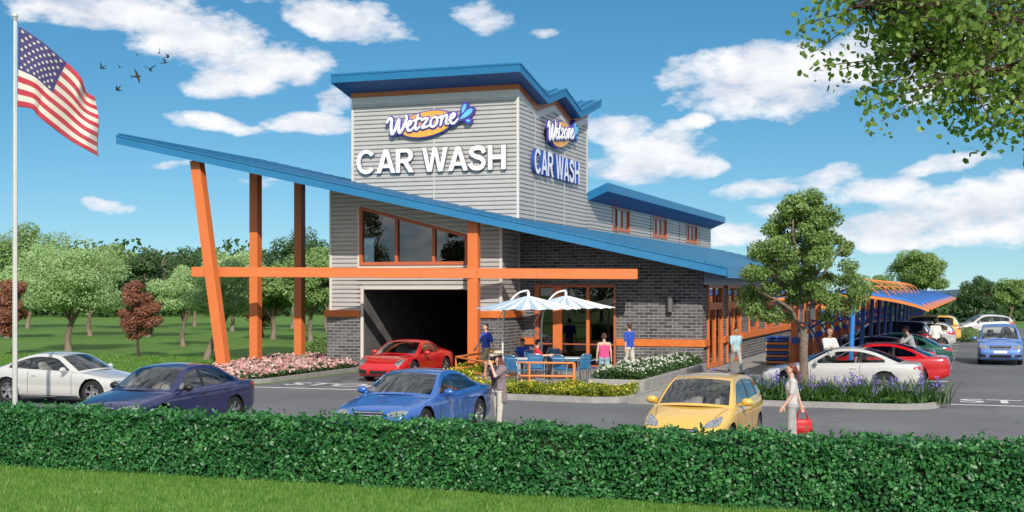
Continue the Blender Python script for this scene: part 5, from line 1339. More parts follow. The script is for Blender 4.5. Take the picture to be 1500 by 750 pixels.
M_bird = pmat('dark feathers', (.035,.028,.022), .8)
def bird(px, py, span, flap, head, tilt, label):
    d = 62; x, y = at(px, d); z = zat(py, d); e = bmesh.new(); s = span*.62
    tube(e, [(s*.62,0,0),(s*.5,0,.01),(s*.3,0,.0),(0,0,0),(-s*.35,0,0),(-s*.7,0,.0)], [s*.03,s*.09,s*.10,s*.15,s*.09,s*.02], 8)
    for k in range(2): bar(e, (-s*.45,0,0), (-s*.85,(.12 if k else -.12)*s,0), .12*s, .012)
    for sg in (1, -1):
        pr = None; n = 6
        for i in range(n+1):
            u = i/n; yy = sg*(s*.06+s*u*math.cos(flap*(1-.4*u))); zz = s*u*math.sin(flap)*(1+.1*math.sin(math.pi*u)); ch = s*(.36*(1-u**2.2)+.03); xo = s*(.16-.25*u*u)
            q = [e.verts.new((xo+ch*.5, yy, zz+.01)), e.verts.new((xo-ch*.5, yy, zz)), e.verts.new((xo, yy, zz+.028*s))]
            if pr:
                for a in range(3): e.faces.new((pr[a], pr[(a+1) % 3], q[(a+1) % 3], q[a]))
            else: e.faces.new(q)
            pr = q
        e.faces.new(pr[::-1])
    o = obj('bird', e, M_bird, None, 50, (x, y, z)); o.rotation_euler = (tilt, R(-8), head); tag(o, label, 'bird', 'flock of birds')
BD = [(150,100,.46,1.0,3.0,.2,'leftmost dark bird of the flock, wings raised'),(175,98,.46,.75,2.4,.6,'bird second from the left with wings swept back'),(201,80.5,.34,1.0,2.0,.4,'small bird above the middle of the flock'),
 (200,112,.62,.15,1.2,1.2,'largest bird, banking with spread wings below the middle of the flock'),(220,102,.52,.7,-1.2,.1,'bird flying towards the viewer right of the banking bird'),(173.5,132,.46,.9,3.3,-.2,'lowest bird of the flock'),
 (233,78,.36,1.2,1.9,.8,'small bird at the top right of the flock with closed wings'),(245,84,.34,.9,.9,.3,'rightmost bird of the flock'),(241,92,.36,.7,.4,-.3,'small bird just below the rightmost one')]
for b_ in BD: bird(*b_)

# ---------------------------------------------------------------- patio
M_rail = pmat('orange railing paint', (.75,.24,.06), .45, var=.04)
RZ = .15
def top_at(px, py, z): d = F*(CH-z)/(py-HY); return at(px, d)
q = [top_at(668,523,.84), top_at(711,530.5,.84), top_at(841,532,.84)]; q3 = top_at(728,514,.84)
e = empty('railing', (*q[1], RZ), 0, 'low orange tube railing around the front of the patio', 'railing'); iv = Matrix.Translation((-q[1][0], -q[1][1], -RZ))
def rp(name, fn):
    b = bmesh.new(); fn(b); o = obj(name, b, M_rail, e, 50); o.matrix_parent_inverse = iv
ends = [q3, q[0], q[1], q[2]]
for i, p in enumerate(ends): rp('post', lambda b: tube(b, [(*p,RZ-.05),(*p,.84)], .034 if i < 3 else .05, 8))
mid = ((q[1][0]+q[2][0])/2, (q[1][1]+q[2][1])/2); rp('post', lambda b: tube(b, [(*mid,RZ-.05),(*mid,.84)], .03, 8))
for z in (.69, .28):
    for a, b_ in zip(ends, ends[1:]): rp('rail', lambda b: tube(b, [(*a,RZ+z),(*b_,RZ+z)], .034, 8))
M_umw = pmat('white umbrella fabric', (.80,.81,.80), .8, var=.03); M_umb = pmat('blue grey umbrella stripe', (.34,.46,.58), .8, var=.05); M_umf = pmat('white umbrella pole', (.70,.70,.68), .4, var=.03)
def umbrella(label):
    e = empty('cantilever_umbrella', (0,0,0), 0, label, 'umbrella', 'patio umbrellas'); R0 = 1.72; n = 20
    b = bmesh.new(); ap = b.verts.new((0,0,.44)); rings = []
    for j, (rr, zz) in enumerate(((.12,.42),(.45,.33),(.85,.22),(1.28,.10),(R0,.0))):
        rings.append([b.verts.new((rr*math.cos(math.pi*k/n), rr*math.sin(math.pi*k/n), zz+(.02*rr if k % 2 else 0))) for k in range(2*n)])
    for k in range(2*n):
        k2 = (k+1) % (2*n); fs = [b.faces.new((ap, rings[0][k], rings[0][k2]))]+[b.faces.new((rings[j][k], rings[j+1][k], rings[j+1][k2], rings[j][k2])) for j in range(4)]
        for f_ in fs: f_.material_index = k % 2
    me = bpy.data.meshes.new('canopy'); b.to_mesh(me); b.free(); o = link('canopy', me, [M_umw, M_umb], e, (0,0,2.32)); m_ = o.modifiers.new('t', 'SOLIDIFY'); m_.thickness = .008
    b = bmesh.new(); tube(b, catmull([(-.86,0,.1),(-.86,0,1.2),(-.84,0,1.95),(-.66,0,2.5),(-.35,0,2.84),(-.06,0,2.93),(0,0,2.88),(0,0,2.72)], 6), .032, 10); obj('mast', b, M_umf, e, 60)
    b = bmesh.new(); tube(b, [(-.84,0,1.55),(-1.15,0,1.75),(-1.0,0,2.0),(-.72,0,2.45)], .018, 8); tube(b, [(-.86,0,1.3),(-1.14,0,1.55)], .02, 8); obj('brace', b, M_umf, e, 60)
    b = bmesh.new(); lathe(b, [(.38,0),(.38,.06),(.06,.09),(.05,.14)], 20, 'z', (-.86,0,0)); obj('base', b, M_steel, e, 40)
    b = bmesh.new(); tube(b, [(0,0,2.72),(0,0,2.88)], .05, 8); obj('hub', b, M_umf, e)
    return e
x, y = at(774, 43.0); u1 = umbrella('nearer striped white and blue umbrella over the left of the patio'); u1.location = (x, y, RZ); u1.rotation_euler.z = R(12)
u2 = copy_tree(u1); x, y = at(829, 45.6); u2.location = (x, y, RZ); u2.rotation_euler.z = R(25); u2['label'] = 'farther striped white and blue umbrella in front of the glass doors'
M_cblue = pmat('blue chair plastic', (.03,.17,.36), .45, var=.06); M_tabt = pmat('white table top', (.75,.76,.76), .3, var=.02)
def chair(label):
    e = empty('patio_chair', (0,0,0), 0, label, 'chair', 'blue patio chairs')
    b = bmesh.new(); box(b, -.23, .23, -.24, .24, .43, .46, .01); obj('seat', b, M_cblue, e)
    b = bmesh.new()
    for k in range(5): box(b, -.27-.02*k, -.25-.02*k, -.23, .23, .50+.085*k, .573+.085*k, .006)
    obj('backrest', b, M_cblue, e)
    for sg in (1, -1):
        b = bmesh.new(); tube(b, catmull([(.26,sg*.28,0),(.24,sg*.28,.5),(.12,sg*.28,.68),(-.1,sg*.28,.70),(-.27,sg*.25,.80),(-.36,sg*.15,.93)], 5)+[np.array((-.37,0,.95))], .014, 8); obj('armrest', b, M_steel, e, 60)
        b = bmesh.new(); tube(b, [(-.22,sg*.26,.72),(-.26,sg*.26,.4),(-.30,sg*.27,0)], .014, 8); obj('leg', b, M_steel, e, 60)
    b = bmesh.new(); tube(b, [(.22,-.28,.43),(.22,.28,.43)], .012, 6); tube(b, [(-.24,-.26,.43),(-.24,.26,.43)], .012, 6); obj('crossbar', b, M_steel, e); return e
def table(label):
    e = empty('patio_table', (0,0,0), 0, label, 'table', 'patio tables')
    b = bmesh.new(); box(b, -.5, .5, -.45, .45, .72, .75, .012); obj('table_top', b, M_tabt, e); b = bmesh.new(); box(b, -.47, .47, -.42, .42, .66, .715); obj('apron', b, M_cblue, e)
    for sx_ in (1, -1):
        for sy in (1, -1): b = bmesh.new(); tube(b, [(sx_*.42, sy*.38, .66), (sx_*.45, sy*.41, 0)], .02, 8); obj('leg', b, M_steel, e, 50)
    return e
t1 = table('white topped patio table near the glass doors'); x, y = at(833, 42.6); t1.location = (x, y, RZ); t1.rotation_euler.z = R(10)
t2 = copy_tree(t1); x, y = at(766, 42.2); t2.location = (x, y, RZ); t2['label'] = 'white topped patio table under the nearer striped umbrella'
c1 = chair('blue chair turned away, left of the table under the nearer umbrella')
SPOT = [(742,41.4,-10,None),(757,40.6,70,'blue chair with its back to the railing, in front of the left table'),(787,41.2,100,'blue chair between the two tables with its back to the railing'),(784,43.3,-40,'blue chair the person in red sits on'),
 (826,40.7,75,'blue chair with curved steel arms right of the railing middle'),(848,41.3,150,'blue chair close to the front corner of the white table'),(872,42.0,190,'empty steel armed chair right of the white table beside the standing woman'),(766,44.6,-80,'blue chair the dark haired man sits on behind the left table'),(812,44.8,-70,'blue chair between the white table and the glass doors')]
for i, (px, d, a, lb) in enumerate(SPOT):
    c = c1 if i == 0 else copy_tree(c1); x, y = at(px, d); c.location = (x, y, RZ); c.rotation_euler.z = R(a)
    if lb: c['label'] = lb

# ---------------------------------------------------------------- vacuum bays
M_can = pmat('blue canopy sheet', (.03,.18,.60), .5, var=.05); M_dbl = pmat('dark blue steel', (.02,.08,.34), .4, var=.05); M_post_o = pmat('vacuum post orange', (.62,.15,.04), .45)
e = empty('vacuum_canopy', (-4, 42, 0), 0, 'long blue arched canopy with orange ribs over the parking row', 'canopy'); iv = Matrix.Translation((4, -42, 0))
CP = [(-6.1,2.84),(-5.0,2.95),(-4.2,2.99),(-3.4,2.96),(-2.5,2.84),(-1.8,2.68),(-1.35,2.52)]
CPs = catmull(CP, 3)
def cpart(name, b, mat, sm=None):
    o = obj(name, b, mat, e, sm); o.matrix_parent_inverse = iv; return o
Y0, Y1, step = 42.3, 106, 3.95
Yk = Y0
while Yk < Y1-step:
    b = bmesh.new(); rows = []
    for f_ in (0, .25, .5, .75, .955):
        sag = .10*math.sin(math.pi*f_)
        rows.append([b.verts.new((p[0]-.35*f_*(i/(len(CPs)-1))**4, Yk+f_*step, p[1]-sag+.10*f_)) for i, p in enumerate(CPs)])
    for a_, c_ in zip(rows, rows[1:]):
        for i in range(len(CPs)-1): b.faces.new((a_[i], a_[i+1], c_[i+1], c_[i]))
    o = cpart('canopy_sheet', b, M_can, 180); m_ = o.modifiers.new('t', 'SOLIDIFY'); m_.thickness = .02
    Yk += step
Yk = Y0; i = 0
while Yk < Y1-step:
    b = bmesh.new()
    for p, p2 in zip(CPs, CPs[1:]): bar(b, (p[0], Yk, p[1]-.05), (p2[0], Yk, p2[1]-.05), .09, .09)
    cpart('rib', b, M_rail)
    b = bmesh.new(); tube(b, [(-3.75,Yk,0),(-3.62,Yk,2.9)], .075, 10); cpart('post', b, M_dbl if i else pmat('bright blue post', (.03,.20,.62), .4), 60)
    if i > 6: Yk += step; i += 1; continue
    b = bmesh.new(); bar(b, (-3.62,Yk+.02,2.9), (-3.62,Yk+.02,3.52), .12, .12); cpart('fin', b, M_rail)
    b = bmesh.new(); tube(b, catmull([(-3.6,Yk+.03,3.45),(-3.2,Yk+.3,3.42),(-2.8,Yk+.7,3.25),(-2.6,Yk+1.0,2.9)], 5), .025, 6); tube(b, catmull([(-3.6,Yk+.03,3.25),(-3.2,Yk+.3,3.22),(-2.9,Yk+.6,3.0)], 5), .02, 6); cpart('brace', b, M_rail)
    Yk += step; i += 1
def station():
    e = empty('vacuum_station', (0,0,0), 0, 'orange vacuum post with blue hose arms beside the parking row', 'vacuum station', 'vacuum stations along the walk')
    b = bmesh.new(); bar(b, (0,0,0), (0,0,2.75), .30, .24, up=(0,1,0)); 
    for v in b.verts:
        if v.co.z > 1: v.co.x *= .7
    obj('post', b, M_post_o, e)
    b = bmesh.new(); bar(b, (.55,0,0), (.08,0,1.25), .16, .16, up=(0,1,0)); obj('brace', b, M_rail, e)
    b = bmesh.new(); tube(b, catmull([(.1,0,1.9),(.5,0,1.75),(.85,0,1.2),(1.0,0,.55),(.7,0,.25)], 6), .032, 8); obj('hose', b, M_dbl, e, 60)
    b = bmesh.new(); bar(b, (0,0,1.45), (.75,0,1.95), .08, .07, up=(0,1,0)); tube(b, [(.05,.3,1.2),(.05,-.3,1.2)], .14, 10); obj('hose_arm', b, M_dbl, e)
    b = bmesh.new(); tube(b, [(0,.0,.3),(0,.0,1.15)], .2, 14); obj('canister', b, M_post_o, e, 40); return e
for k in range(13):
    s_ = station() if k == 0 else copy_tree(s0)
    if k == 0: s0 = s_
    s_.location = (-6.45, 50.0+step*k, .006)
# striped bin
e = empty('litter_bin', (-7.45, 52.6, .13), 0, 'square litter bin with orange and blue horizontal slats on the walk', 'bin')
for i in range(8):
    b = bmesh.new(); z = .06+i*.125; box(b, -.42, .42, -.42, .42, z, z+.085, .008); obj('slat', b, M_dbl if i % 2 or i == 7 else M_rail, e)
b = bmesh.new(); box(b, -.38, .38, -.38, .38, 0, 1.05); obj('liner', b, M_black, e); b = bmesh.new(); box(b, -.44, .44, -.44, .44, 1.06, 1.12, .01); obj('lid', b, M_dbl, e)
# low screens at the far side of the lot
e = empty('panel_screen', (-24, 116, 0), 0, 'low far screen of orange over blue panels beyond the vacuum posts', 'screen'); iv2 = Matrix.Translation((24, -116, 0))
for k in range(7):
    xx = -31+k*3.4
    for z0, z1, m_ in ((.5,1.35,M_can),(1.4,2.25,M_rail)):
        b = bmesh.new(); box(b, xx, xx+3.0, 115.9, 116.1, z0, z1, .02); o = obj('panel', b, m_, e); o.matrix_parent_inverse = iv2
    b = bmesh.new(); box(b, xx-.25, xx-.1, 115.85, 116.15, 0, 2.4); o = obj('post', b, M_dbl, e); o.matrix_parent_inverse = iv2
b = bmesh.new(); x, y = at(1239, 74); tube(b, [(x,y,0),(x,y,1.45)], .22, 16); lathe(b, [(.22,1.45),(.12,1.6),(.0,1.62)], 16, 'z', (x,y,0), False); tag(obj('canister', b, M_white, None, 40), 'white standing canister on the lawn beyond the vacuum posts', 'canister')
# island shrub at the far kerb
x, y = at(1412, 78); e = empty('shrub', (x, y, 0), 0, 'low round green shrub in front of the far white hatchback', 'shrub')
p, n = ball(2600, (0, 0, .45), (1.1, .8, .45), .5); v, f = leaves(p, .12, 4, .5, n, .4); npmesh('foliage', v, f, LG['mid'], e)
# conifers behind the viewer, mirrored in the front windows
for i, (xx, yy, hh) in enumerate(((-24,-22,11),(-34,-26,13),(-14,-30,12),(-45,-20,10),(-4,-34,14),(-58,-28,13))):
    tree('conifer', xx, yy, hh, 1.2, hh*.22, 'dark', 5000, .34, ['dark conifer standing across the road, mirrored in the front window']*1 and 'dark conifer across the road behind the viewer, mirrored in the windows', seed=60+i, r0=.2, shape='cone', nclump=40, group='conifers across the road')
# ---------------------------------------------------------------- people
def skinmat(name, c): return pmat(name, c, .55, var=.05, vscale=8)
SK = {'light': skinmat('light skin', (.62,.38,.28)), 'tan': skinmat('tanned skin', (.45,.25,.16)), 'dark': skinmat('brown skin', (.20,.10,.06))}
def cloth(name, c, var=.12): return pmat(name, c, .9, var=var, vscale=9, bump=.35, bscale=14, sheen=.2)
CB = cloth('royal blue cotton', (.02,.07,.42)); CKH = cloth('khaki cotton', (.42,.34,.23)); CCR = cloth('cream trousers', (.55,.52,.44)); CPK = cloth('pink knit', (.62,.07,.22)); CDN = cloth('light denim', (.25,.38,.45))
CLB = cloth('pale blue cotton', (.34,.52,.58)); CWH = cloth('white cotton', (.70,.70,.67)); CGR = cloth('grey trousers', (.36,.37,.36)); CBLK = cloth('black cloth', (.02,.02,.022)); CMV = cloth('mauve knit', (.21,.16,.17)); CPL = cloth('dark plum cotton', (.05,.035,.05)); CRD = cloth('red cotton', (.55,.02,.03)); CGY = cloth('grey cotton', (.33,.35,.38))
HB = pmat('black hair', (.012,.010,.010), .55); HBR = pmat('brown hair', (.09,.04,.025), .55); HRD = pmat('auburn hair', (.14,.04,.025), .5); M_shoe = pmat('dark shoe', (.03,.025,.02), .5); M_eye = pmat('dark eye', (.02,.015,.012), .2); M_lip = pmat('lips', (.35,.10,.09), .5); M_straw = pmat('straw', (.55,.47,.34), .85, bump=.5, bscale=60); M_redleather = pmat('red leather', (.50,.015,.02), .4)
def capsules(L, voxel, name, mat, parent, smooth=2):
    bm = bmesh.new()
    for p0, p1, r0, r1 in L:
        p0, p1 = Vector(p0), Vector(p1); ax = p1-p0; n = 12
        if ax.length < 1e-4: ax = Vector((0,0,1e-3)); p1 = p0+ax
        t = ax.normalized(); a = t.orthogonal().normalized(); b = t.cross(a); rings = []
        for ph in (-80,-50,-20): rings.append((p0+t*math.sin(R(ph))*r0, math.cos(R(ph))*r0))
        for ph in (20,50,80): rings.append((p1+t*math.sin(R(ph))*r1, math.cos(R(ph))*r1))
        V = [[bm.verts.new(c+(a*math.cos(2*math.pi*k/n)+b*math.sin(2*math.pi*k/n))*r) for k in range(n)] for c, r in rings]
        for i in range(5):
            for k in range(n): bm.faces.new((V[i][k], V[i][(k+1) % n], V[i+1][(k+1) % n], V[i+1][k]))
        bm.faces.new(V[0][::-1]); bm.faces.new(V[-1])
    me = bpy.data.meshes.new('tmp'); bm.to_mesh(me); bm.free(); o = bpy.data.objects.new('tmp', me); COL.objects.link(o)
    m = o.modifiers.new('r', 'REMESH'); m.mode = 'VOXEL'; m.voxel_size = voxel; m.use_smooth_shade = True
    if smooth: s = o.modifiers.new('s', 'SMOOTH'); s.factor = .5; s.iterations = smooth
    dg = bpy.context.evaluated_depsgraph_get(); dg.update(); me2 = bpy.data.meshes.new_from_object(o.evaluated_get(dg)); bpy.data.objects.remove(o)
    me2.name = name; me2.materials.clear(); return link(name, me2, mat, parent)
def person(px, d, deg, label, h=1.75, z=.004, skin='light', top=None, sleeve=.5, legs=CKH, leglen=1.0, hair=HB, style='short', lean=0, hip=(0,0), knee=(0,0), arm=((0,.12,.2),(0,.12,.2)), head=(0,0), seated=False, shoe=M_shoe, extra=None, wide=1.0, vox=.009, outer=None, loc=None):
    """arms: (swing forward, spread outward, elbow bend); angles in radians; left then right"""
    x, y = at(px, d) if loc is None else loc
    e = empty('person', (x, y, z), R(deg), label, 'person'); k = h/1.75; e.scale = (k, k, k)
    zp = .92; V = Vector
    def rot(p, c, a): q = p-c; return c+V((q.x*math.cos(a)+q.z*math.sin(a), q.y, -q.x*math.sin(a)+q.z*math.cos(a)))
    legsJ = []
    for sg, hp, kn in ((1, hip[0], knee[0]), (-1, hip[1], knee[1])):
        H_ = V((0, sg*.095, zp)); d1 = V((math.sin(hp), sg*.02, -math.cos(hp))).normalized(); K = H_+d1*.43; a2 = hp-kn; d2 = V((math.sin(a2), -sg*.02, -math.cos(a2))).normalized(); A = K+d2*.41; legsJ.append([H_, K, A, a2])
    low = min(j[2].z for j in legsJ); dz = .085-low
    pel = V((0, 0, zp+dz))
    for j in legsJ: j[0] = j[0]+V((0,0,dz)); j[1] = j[1]+V((0,0,dz)); j[2] = j[2]+V((0,0,dz))
    def tp(x_, y_, z_): return rot(V((x_, y_*wide, z_+dz)), pel, lean)
    body = []; shirt = []; trou = []
    sp = lambda L, a, b, ra, rb: L.append((a, b, ra, rb))
    for g, infl in ((body, 0), (shirt, .016)):
        for s in (1, -1):
            sp(g, tp(0,s*.07,.98), tp(0,s*.055,1.10), .108+infl, .098+infl); sp(g, tp(0,s*.055,1.10), tp(.01,s*.085,1.28), .098+infl, .112+infl); sp(g, tp(.01,s*.085,1.28), tp(-.01,s*.10,1.375), .112+infl, .082+infl)
        sp(g, tp(-.01,-.145,1.405), tp(-.01,.145,1.405), .06+infl, .06+infl)
    if top is not None and sleeve >= 0: sp(shirt, tp(0,0,.95), tp(0,0,1.0), .12, .12)
    sp(body, tp(-.01,0,1.40), tp(.01,0,1.53), .058, .052)
    for s in (1, -1): sp(body, tp(0,s*.075,.92), tp(0,s*.07,1.0), .115, .11); sp(trou, tp(0,s*.075,.92), tp(0,s*.07,.985), .128, .116)
    for j, s in zip(legsJ, (1, -1)):
        Hh, K, A, a2 = j
        sp(body, Hh, K, .083, .055); sp(body, K, A, .054, .037)
        sp(body, A, A+V((.02,0,-.045)), .036, .035); sp(body, A+V((-.03,0,-.045)), A+V((.13,s*.02,-.055)), .034, .028)
        if leglen >= 1: sp(trou, Hh, K, .102, .074); sp(trou, K, A+V((0,0,-.01)), .072, .062)
        else:
            f = leglen*2
            if f <= 1: sp(trou, Hh, Hh.lerp(K, f), .108, .088)
            else: sp(trou, Hh, K, .104, .076); sp(trou, K, K.lerp(A, f-1), .074, .07)
    hands = []
    for s, (sw, out, eb) in ((1, arm[0]), (-1, arm[1])):
        S0 = tp(-.01, s*.185, 1.40); sw2 = sw+lean*.3
        d1 = V((math.sin(sw2)*math.cos(out), s*math.sin(out), -math.cos(sw2)*math.cos(out))); E = S0+d1*.285
        a2 = sw2+eb; inw = extra.get('inward', 0) if extra else 0
        d2 = V((math.sin(a2)*math.cos(out*.4), s*math.sin(out*.4)-s*inw, -math.cos(a2)*math.cos(out*.4))).normalized(); Wr = E+d2*.25
        sp(body, S0, E, .050, .041); sp(body, E, Wr, .040, .027)
        side = V((0, 1, 0)).cross(d2).normalized(); nrm = d2.cross(side).normalized()*s     # palm normal faces the body
        sp(body, Wr, Wr+d2*.05, .026, .027)
        for q in (-1.1, 0, 1.1): sp(body, Wr+d2*.03+side*q*.018, Wr+d2*.088+side*q*.024, .017, .014)
        for q, L_ in ((-1.5,.058),(-.5,.072),(.5,.078),(1.5,.068)):
            f0 = Wr+d2*.09+side*q*.0175; f1 = f0+d2*L_*.5+nrm*-.006; f2 = f1+d2*L_*.42-nrm*.018; sp(body, f0, f1, .0095, .009); sp(body, f1, f2, .009, .0075)
        t0 = Wr+d2*.035+side*.026; t1 = t0+(d2*.6+side*.75).normalized()*.045; sp(body, t0, t1, .0125, .0105); sp(body, t1, t1+(d2*.9+side*.25).normalized()*.032, .0105, .0085)
        hands.append(Wr+d2*.10)
        if top is not None and sleeve > 0:
            f = min(sleeve*2, 1); sp(shirt, S0, S0.lerp(E, f), .070, .062)
            if sleeve > .5: sp(shirt, E, E.lerp(Wr, (sleeve-.5)*2), .058, .045)
    # head
    yaw_, pit = head; hc = tp(.02, 0, 1.645); M = Matrix.Rotation(yaw_, 3, 'Z') @ Matrix.Rotation(pit+lean*.5, 3, 'Y')
    def hp_(x_, y_, z_): return hc+M @ V((x_, y_, z_))
    sp(body, hp_(-.02,0,.025), hp_(.015,0,.03), .083, .078); sp(body, hp_(.02,-.015,-.03), hp_(.02,.015,-.03), .064, .064); sp(body, hp_(.042,0,-.078), hp_(.045,0,-.075), .040, .038)
    sp(body, hp_(.088,0,.008), hp_(.103,0,-.022), .009, .014); sp(body, hp_(.082,-.015,-.052), hp_(.082,.015,-.052), .011, .011)
    for s in (1, -1): sp(body, hp_(-.005,s*.078,.012), hp_(-.005,s*.083,-.018), .016, .011)
    bo = capsules(body, vox, 'body', SK[skin], e)
    for s in (1, -1):
        b = bmesh.new(); r_ = bmesh.ops.create_uvsphere(b, u_segments=8, v_segments=6, radius=.0105); bmesh.ops.translate(b, verts=r_['verts'], vec=hp_(.083, s*.03, .010)); obj('eye', b, M_eye, e, 80)
        b = bmesh.new(); tube(b, [hp_(.090,s*.016,.030), hp_(.085,s*.042,.029)], .0045, 6); obj('eyebrow', b, hair or HBR, e)
    b = bmesh.new(); tube(b, [hp_(.086,-.022,-.052), hp_(.094,0,-.053), hp_(.086,.022,-.052)], .0055, 6); obj('mouth', b, M_lip, e)
    if top is not None:
        if style != 'strap':
            capsules(shirt, .012, 'shirt', top, e)
        else: capsules([q for q in shirt if max(q[0].z, q[1].z) < 1.36+dz], .012, 'top', top, e)
    if outer is not None:
        o_ = [(a, b, ra+.022, rb+.022) for a, b, ra, rb in shirt]
        for s in (1, -1): sp(o_, tp(-.02,s*.10,1.30), tp(-.05,s*.13,.70), .10, .10); sp(o_, tp(-.07,s*.05,1.2), tp(-.08,s*.07,.70), .08, .085)
        ca = capsules(o_, .012, 'cardigan', outer, e)
        # open front
        bm = bmesh.new(); bm.from_mesh(ca.data); dv = [v for v in bm.verts if v.co.x > .045 and abs(v.co.y) < .12 and v.co.z < 1.46+dz]; bmesh.ops.delete(bm, geom=dv, context='VERTS'); bm.to_mesh(ca.data); bm.free(); m_ = ca.modifiers.new('t', 'SOLIDIFY'); m_.thickness = .01
    if legs is not None: capsules(trou, .012, 'trousers' if leglen >= 1 else 'shorts', legs, e)
    if shoe is not None:
        for j, s in zip(legsJ, (1, -1)): A = j[2]; capsules([(A+V((-.045,0,-.045)), A+V((.15,s*.02,-.052)), .044, .036), (A+V((-.03,0,-.02)), A+V((-.03,0,-.04)), .045,.045)], .009, 'shoe', shoe, e)
    hr = []
    if style in ('short','long','pony','bun','strap'):
        sp(hr, hp_(-.030,0,.045), hp_(.005,0,.052), .088, .078); sp(hr, hp_(-.045,0,-.01), hp_(-.04,0,.03), .072, .08)
        for s in (1, -1): sp(hr, hp_(-.02,s*.05,.0), hp_(-.01,s*.045,.05), .04, .045)
        if style == 'long': 
            for s in (1,0,-1): sp(hr, hp_(-.04,s*.05,0), tp(-.07,s*.07,1.36), .055, .05); sp(hr, tp(-.07,s*.07,1.36), tp(-.10,s*.06,1.2), .05, .03)
            for s in (1,-1): sp(hr, hp_(.01,s*.075,.02), tp(.03,s*.10,1.42), .03, .03)
        if style == 'pony': sp(hr, hp_(-.10,0,.03), hp_(-.14,0,-.06), .03, .035); sp(hr, hp_(-.14,0,-.06), tp(-.15,0,1.36), .034, .015)
        if style in ('bun','strap'): sp(hr, hp_(-.09,0,.09), hp_(-.10,0,.095), .042, .04)
        capsules(hr, .010, 'hair', hair, e)
    if style == 'bald' and hair: capsules([(hp_(-.05,s*.045,-.01), hp_(-.03,s*.055,.01), .04, .035) for s in (1,-1)], .010, 'hair', hair, e)
    if style == 'hat' or (extra and extra.get('hat')):
        sp(hr, hp_(-.03,0,.03), hp_(-.02,0,.04), .088, .085)
        b = bmesh.new(); lathe(b, [(.19,.055),(.185,.045),(.12,.062),(.105,.07),(.098,.13),(.08,.155),(.0,.158)], 24, 'z', (0,0,0), False); lathe(b, [(.19,.055),(.12,.072),(.10,.08)], 24, 'z', (0,0,0), False)
        for v in b.verts:
            r_ = math.hypot(v.co.x, v.co.y)
            if r_ > .13: v.co.z += .05*abs(v.co.y/r_)-.02
            v.co = hp_(v.co.x-.01, v.co.y, v.co.z+.01)
        obj('hat', b, M_straw, e, 50); b = bmesh.new(); lathe(b, [(.107,.075),(.104,.10)], 24, 'z', (0,0,0), False)
        for v in b.verts: v.co = hp_(v.co.x-.01, v.co.y, v.co.z+.01)
        obj('hat_band', b, CBLK, e)
    M4 = Matrix.Translation((x, y, z)) @ Matrix.Rotation(R(deg), 4, 'Z') @ Matrix.Scale(k, 4)
    return e, [M4 @ p for p in hands], M4 @ hc
WALK = dict(hip=(.35,-.25), knee=(.12,.35), arm=((-.35,.14,.2),(.35,.14,.35)))
person(712, 45.6, -125, 'dark haired man in a blue polo shirt and khaki trousers walking beside the brick pier', 1.8, .15, 'light', CB, .42, CKH, **WALK)
e, hd, hc = person(730, 28.7, -128, 'woman in straw hat and mauve cardigan holding a camera to her face', 1.70, .004, 'light', CPL, .3, CCR, hair=HRD, style='long', arm=((1.0,.15,2.05),(1.0,.15,2.05)), hip=(.06,-.06), extra={'inward': .55, 'hat': 1}, outer=CMV, vox=.0075, head=(.1,.05))
b = bmesh.new(); box(b, -.05, .03, -.055, .055, -.035, .04, .008); lathe(b, [(.030,0),(.030,.05)], 14, 'y', (0,.0,0)); 
c_ = obj('camera_body', b, M_black, None, 40); fw_ = Vector((math.cos(R(-128)), math.sin(R(-128)), 0)); c_.location = hc+fw_*.135+Vector((0,0,-.01)); c_.rotation_euler.z = R(-128); c_.name = 'handheld_camera'; tag(c_, 'small black camera held at the face of the woman in the straw hat', 'camera')
def seated(px, d, deg, label, **k):
    e, hd, hc = person(px, d, deg, label, z=RZ+.0, hip=(1.45,1.45), knee=(1.40,1.40), **k); return e
seated(784, 43.3, 15, 'dark haired person in a red shirt sitting between the two patio tables', h=1.66, top=CRD, sleeve=.4, legs=CBLK, arm=((.7,.1,.9),(.7,.1,.9)), lean=.12, head=(.2,.2))
seated(766, 44.6, -75, 'black haired man in a blue shirt sitting behind the left patio table', h=1.68, top=CB, sleeve=.45, legs=CGR, arm=((.7,.1,.9),(.7,.1,.9)), lean=.3, head=(0,.4), skin='tan')
person(885, 40.4, 112, 'woman seen from behind in a pink strap top and light denim shorts', 1.60, .15, 'light', CPK, 0, CDN, leglen=.56, hair=HBR, style='strap', arm=((.0,.16,.12),(.0,.16,.12)), shoe=M_white, hip=(.05,-.05))
person(922, 45.5, 150, 'man in a blue shirt and cream trousers walking behind the white flowers', 1.80, .15, 'light', CB, .42, CCR, hair=HBR, hip=(.2,-.15), knee=(.05,.2), arm=((-.2,.22,.15),(.25,.16,.2)))
person(1078, 46.3, -55, 'man in a pale blue shirt and light trousers striding along the side walk', 1.66, .13, 'tan', CLB, .4, CGR, hair=HB, hip=(.38,-.35), knee=(.1,.35), arm=((-.55,.22,.1),(.4,.16,.2)))
e, hd, hc = person(1160, 25.2, 192, 'woman in a pale grey shirt and trousers holding a red bag beside the yellow hatchback', 1.66, .004, 'light', cloth('light grey cotton', (.50,.50,.48)), .38, CGR, hair=HRD, style='pony', arm=((.12,.08,.5),(-.42,.10,.12)), hip=(.08,-.08), head=(.05,.0), vox=.0075)
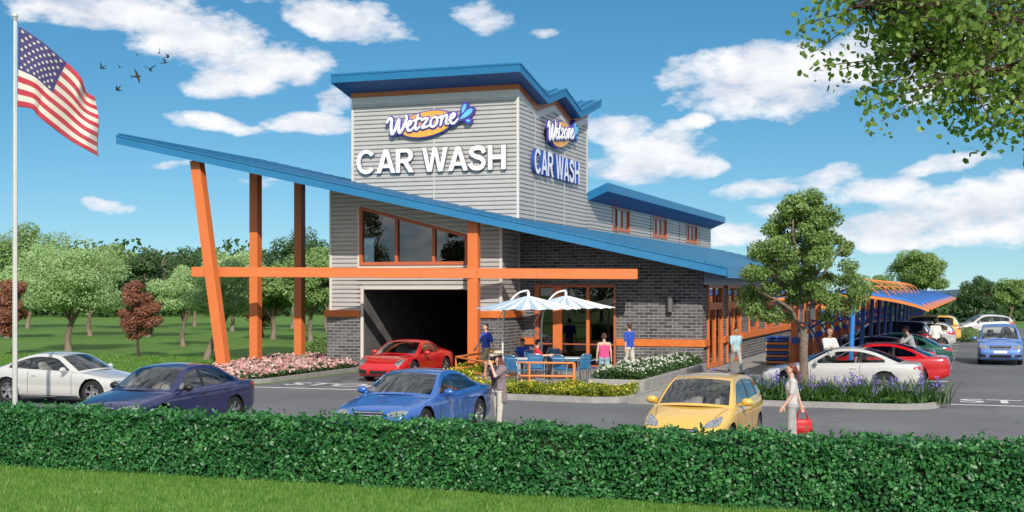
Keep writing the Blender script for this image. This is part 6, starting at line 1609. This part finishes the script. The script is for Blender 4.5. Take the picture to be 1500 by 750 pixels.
def bag(p, s, rz, label, name='handbag'):
    e = empty(name, (p.x, p.y, p.z-.42*s), rz, label, 'bag'); b = bmesh.new(); vs = box(b, -.17*s, .17*s, -.07*s, .07*s, 0, .26*s, .035*s)
    for v in b.verts: v.co.x *= 1-.12*v.co.z/(.26*s)
    obj('pouch', b, M_redleather, e, 50)
    for y_ in (-.03, .03):
        b = bmesh.new(); tube(b, catmull([(-.1*s,y_*s,.24*s),(-.07*s,y_*s*.8,.36*s),(0,0,.42*s),(.07*s,y_*s*.8,.36*s),(.1*s,y_*s,.24*s)], 4), .010*s, 6); obj('handle', b, M_redleather, e, 60)
    b = bmesh.new(); box(b, -.13*s, .13*s, -.085*s, -.068*s, .05*s, .15*s, .01); obj('pocket', b, M_redleather, e, 50)
bag(hd[1], 1.15, R(20), 'red leather handbag hanging from the hand of the woman in the pale grey shirt')
person(1215, 41.6, -50, 'bald man in a white shirt standing beyond the red coupe and looking down', 1.86, .006, 'tan', CWH, .9, CBLK, hair=HBR, style='bald', arm=((.5,.1,1.2),(.5,.1,1.2)), head=(.2,.3))
person(1338, 44.4, 200, 'man in a grey shirt bending beside the red coupe', 1.9, .006, 'tan', CGY, .5, CB, hair=HB, lean=.32, arm=((.9,.15,.3),(.9,.15,.4)), head=(0,.2))
e, hd, hc = person(1370, 57.5, 120, 'man in a white shirt and black trousers walking away between the parked cars', 1.84, .006, 'dark', CWH, .55, CBLK, hair=HB, hip=(.25,-.2), knee=(.05,.25), arm=((.2,.14,.3),(-.2,.2,.15)))
bag(hd[1], .9, R(30), 'small red bag carried by the man in the white shirt and black trousers')
person(1311, 84, 200, 'distant figure in white clothes standing under the blue canopy', 1.75, .006, 'tan', CWH, .8, CWH, hair=HB, vox=.014)
dx, dy = at(1473, 55.9)
person(0, 0, -90, 'dark haired driver behind the windscreen of the pale blue people carrier', 1.62, .12, 'tan', CBLK, .9, CBLK, hair=HB, hip=(1.45,1.45), knee=(1.2,1.2), arm=((.9,.1,.5),(.9,.1,.5)), loc=(dx, dy), vox=.014)
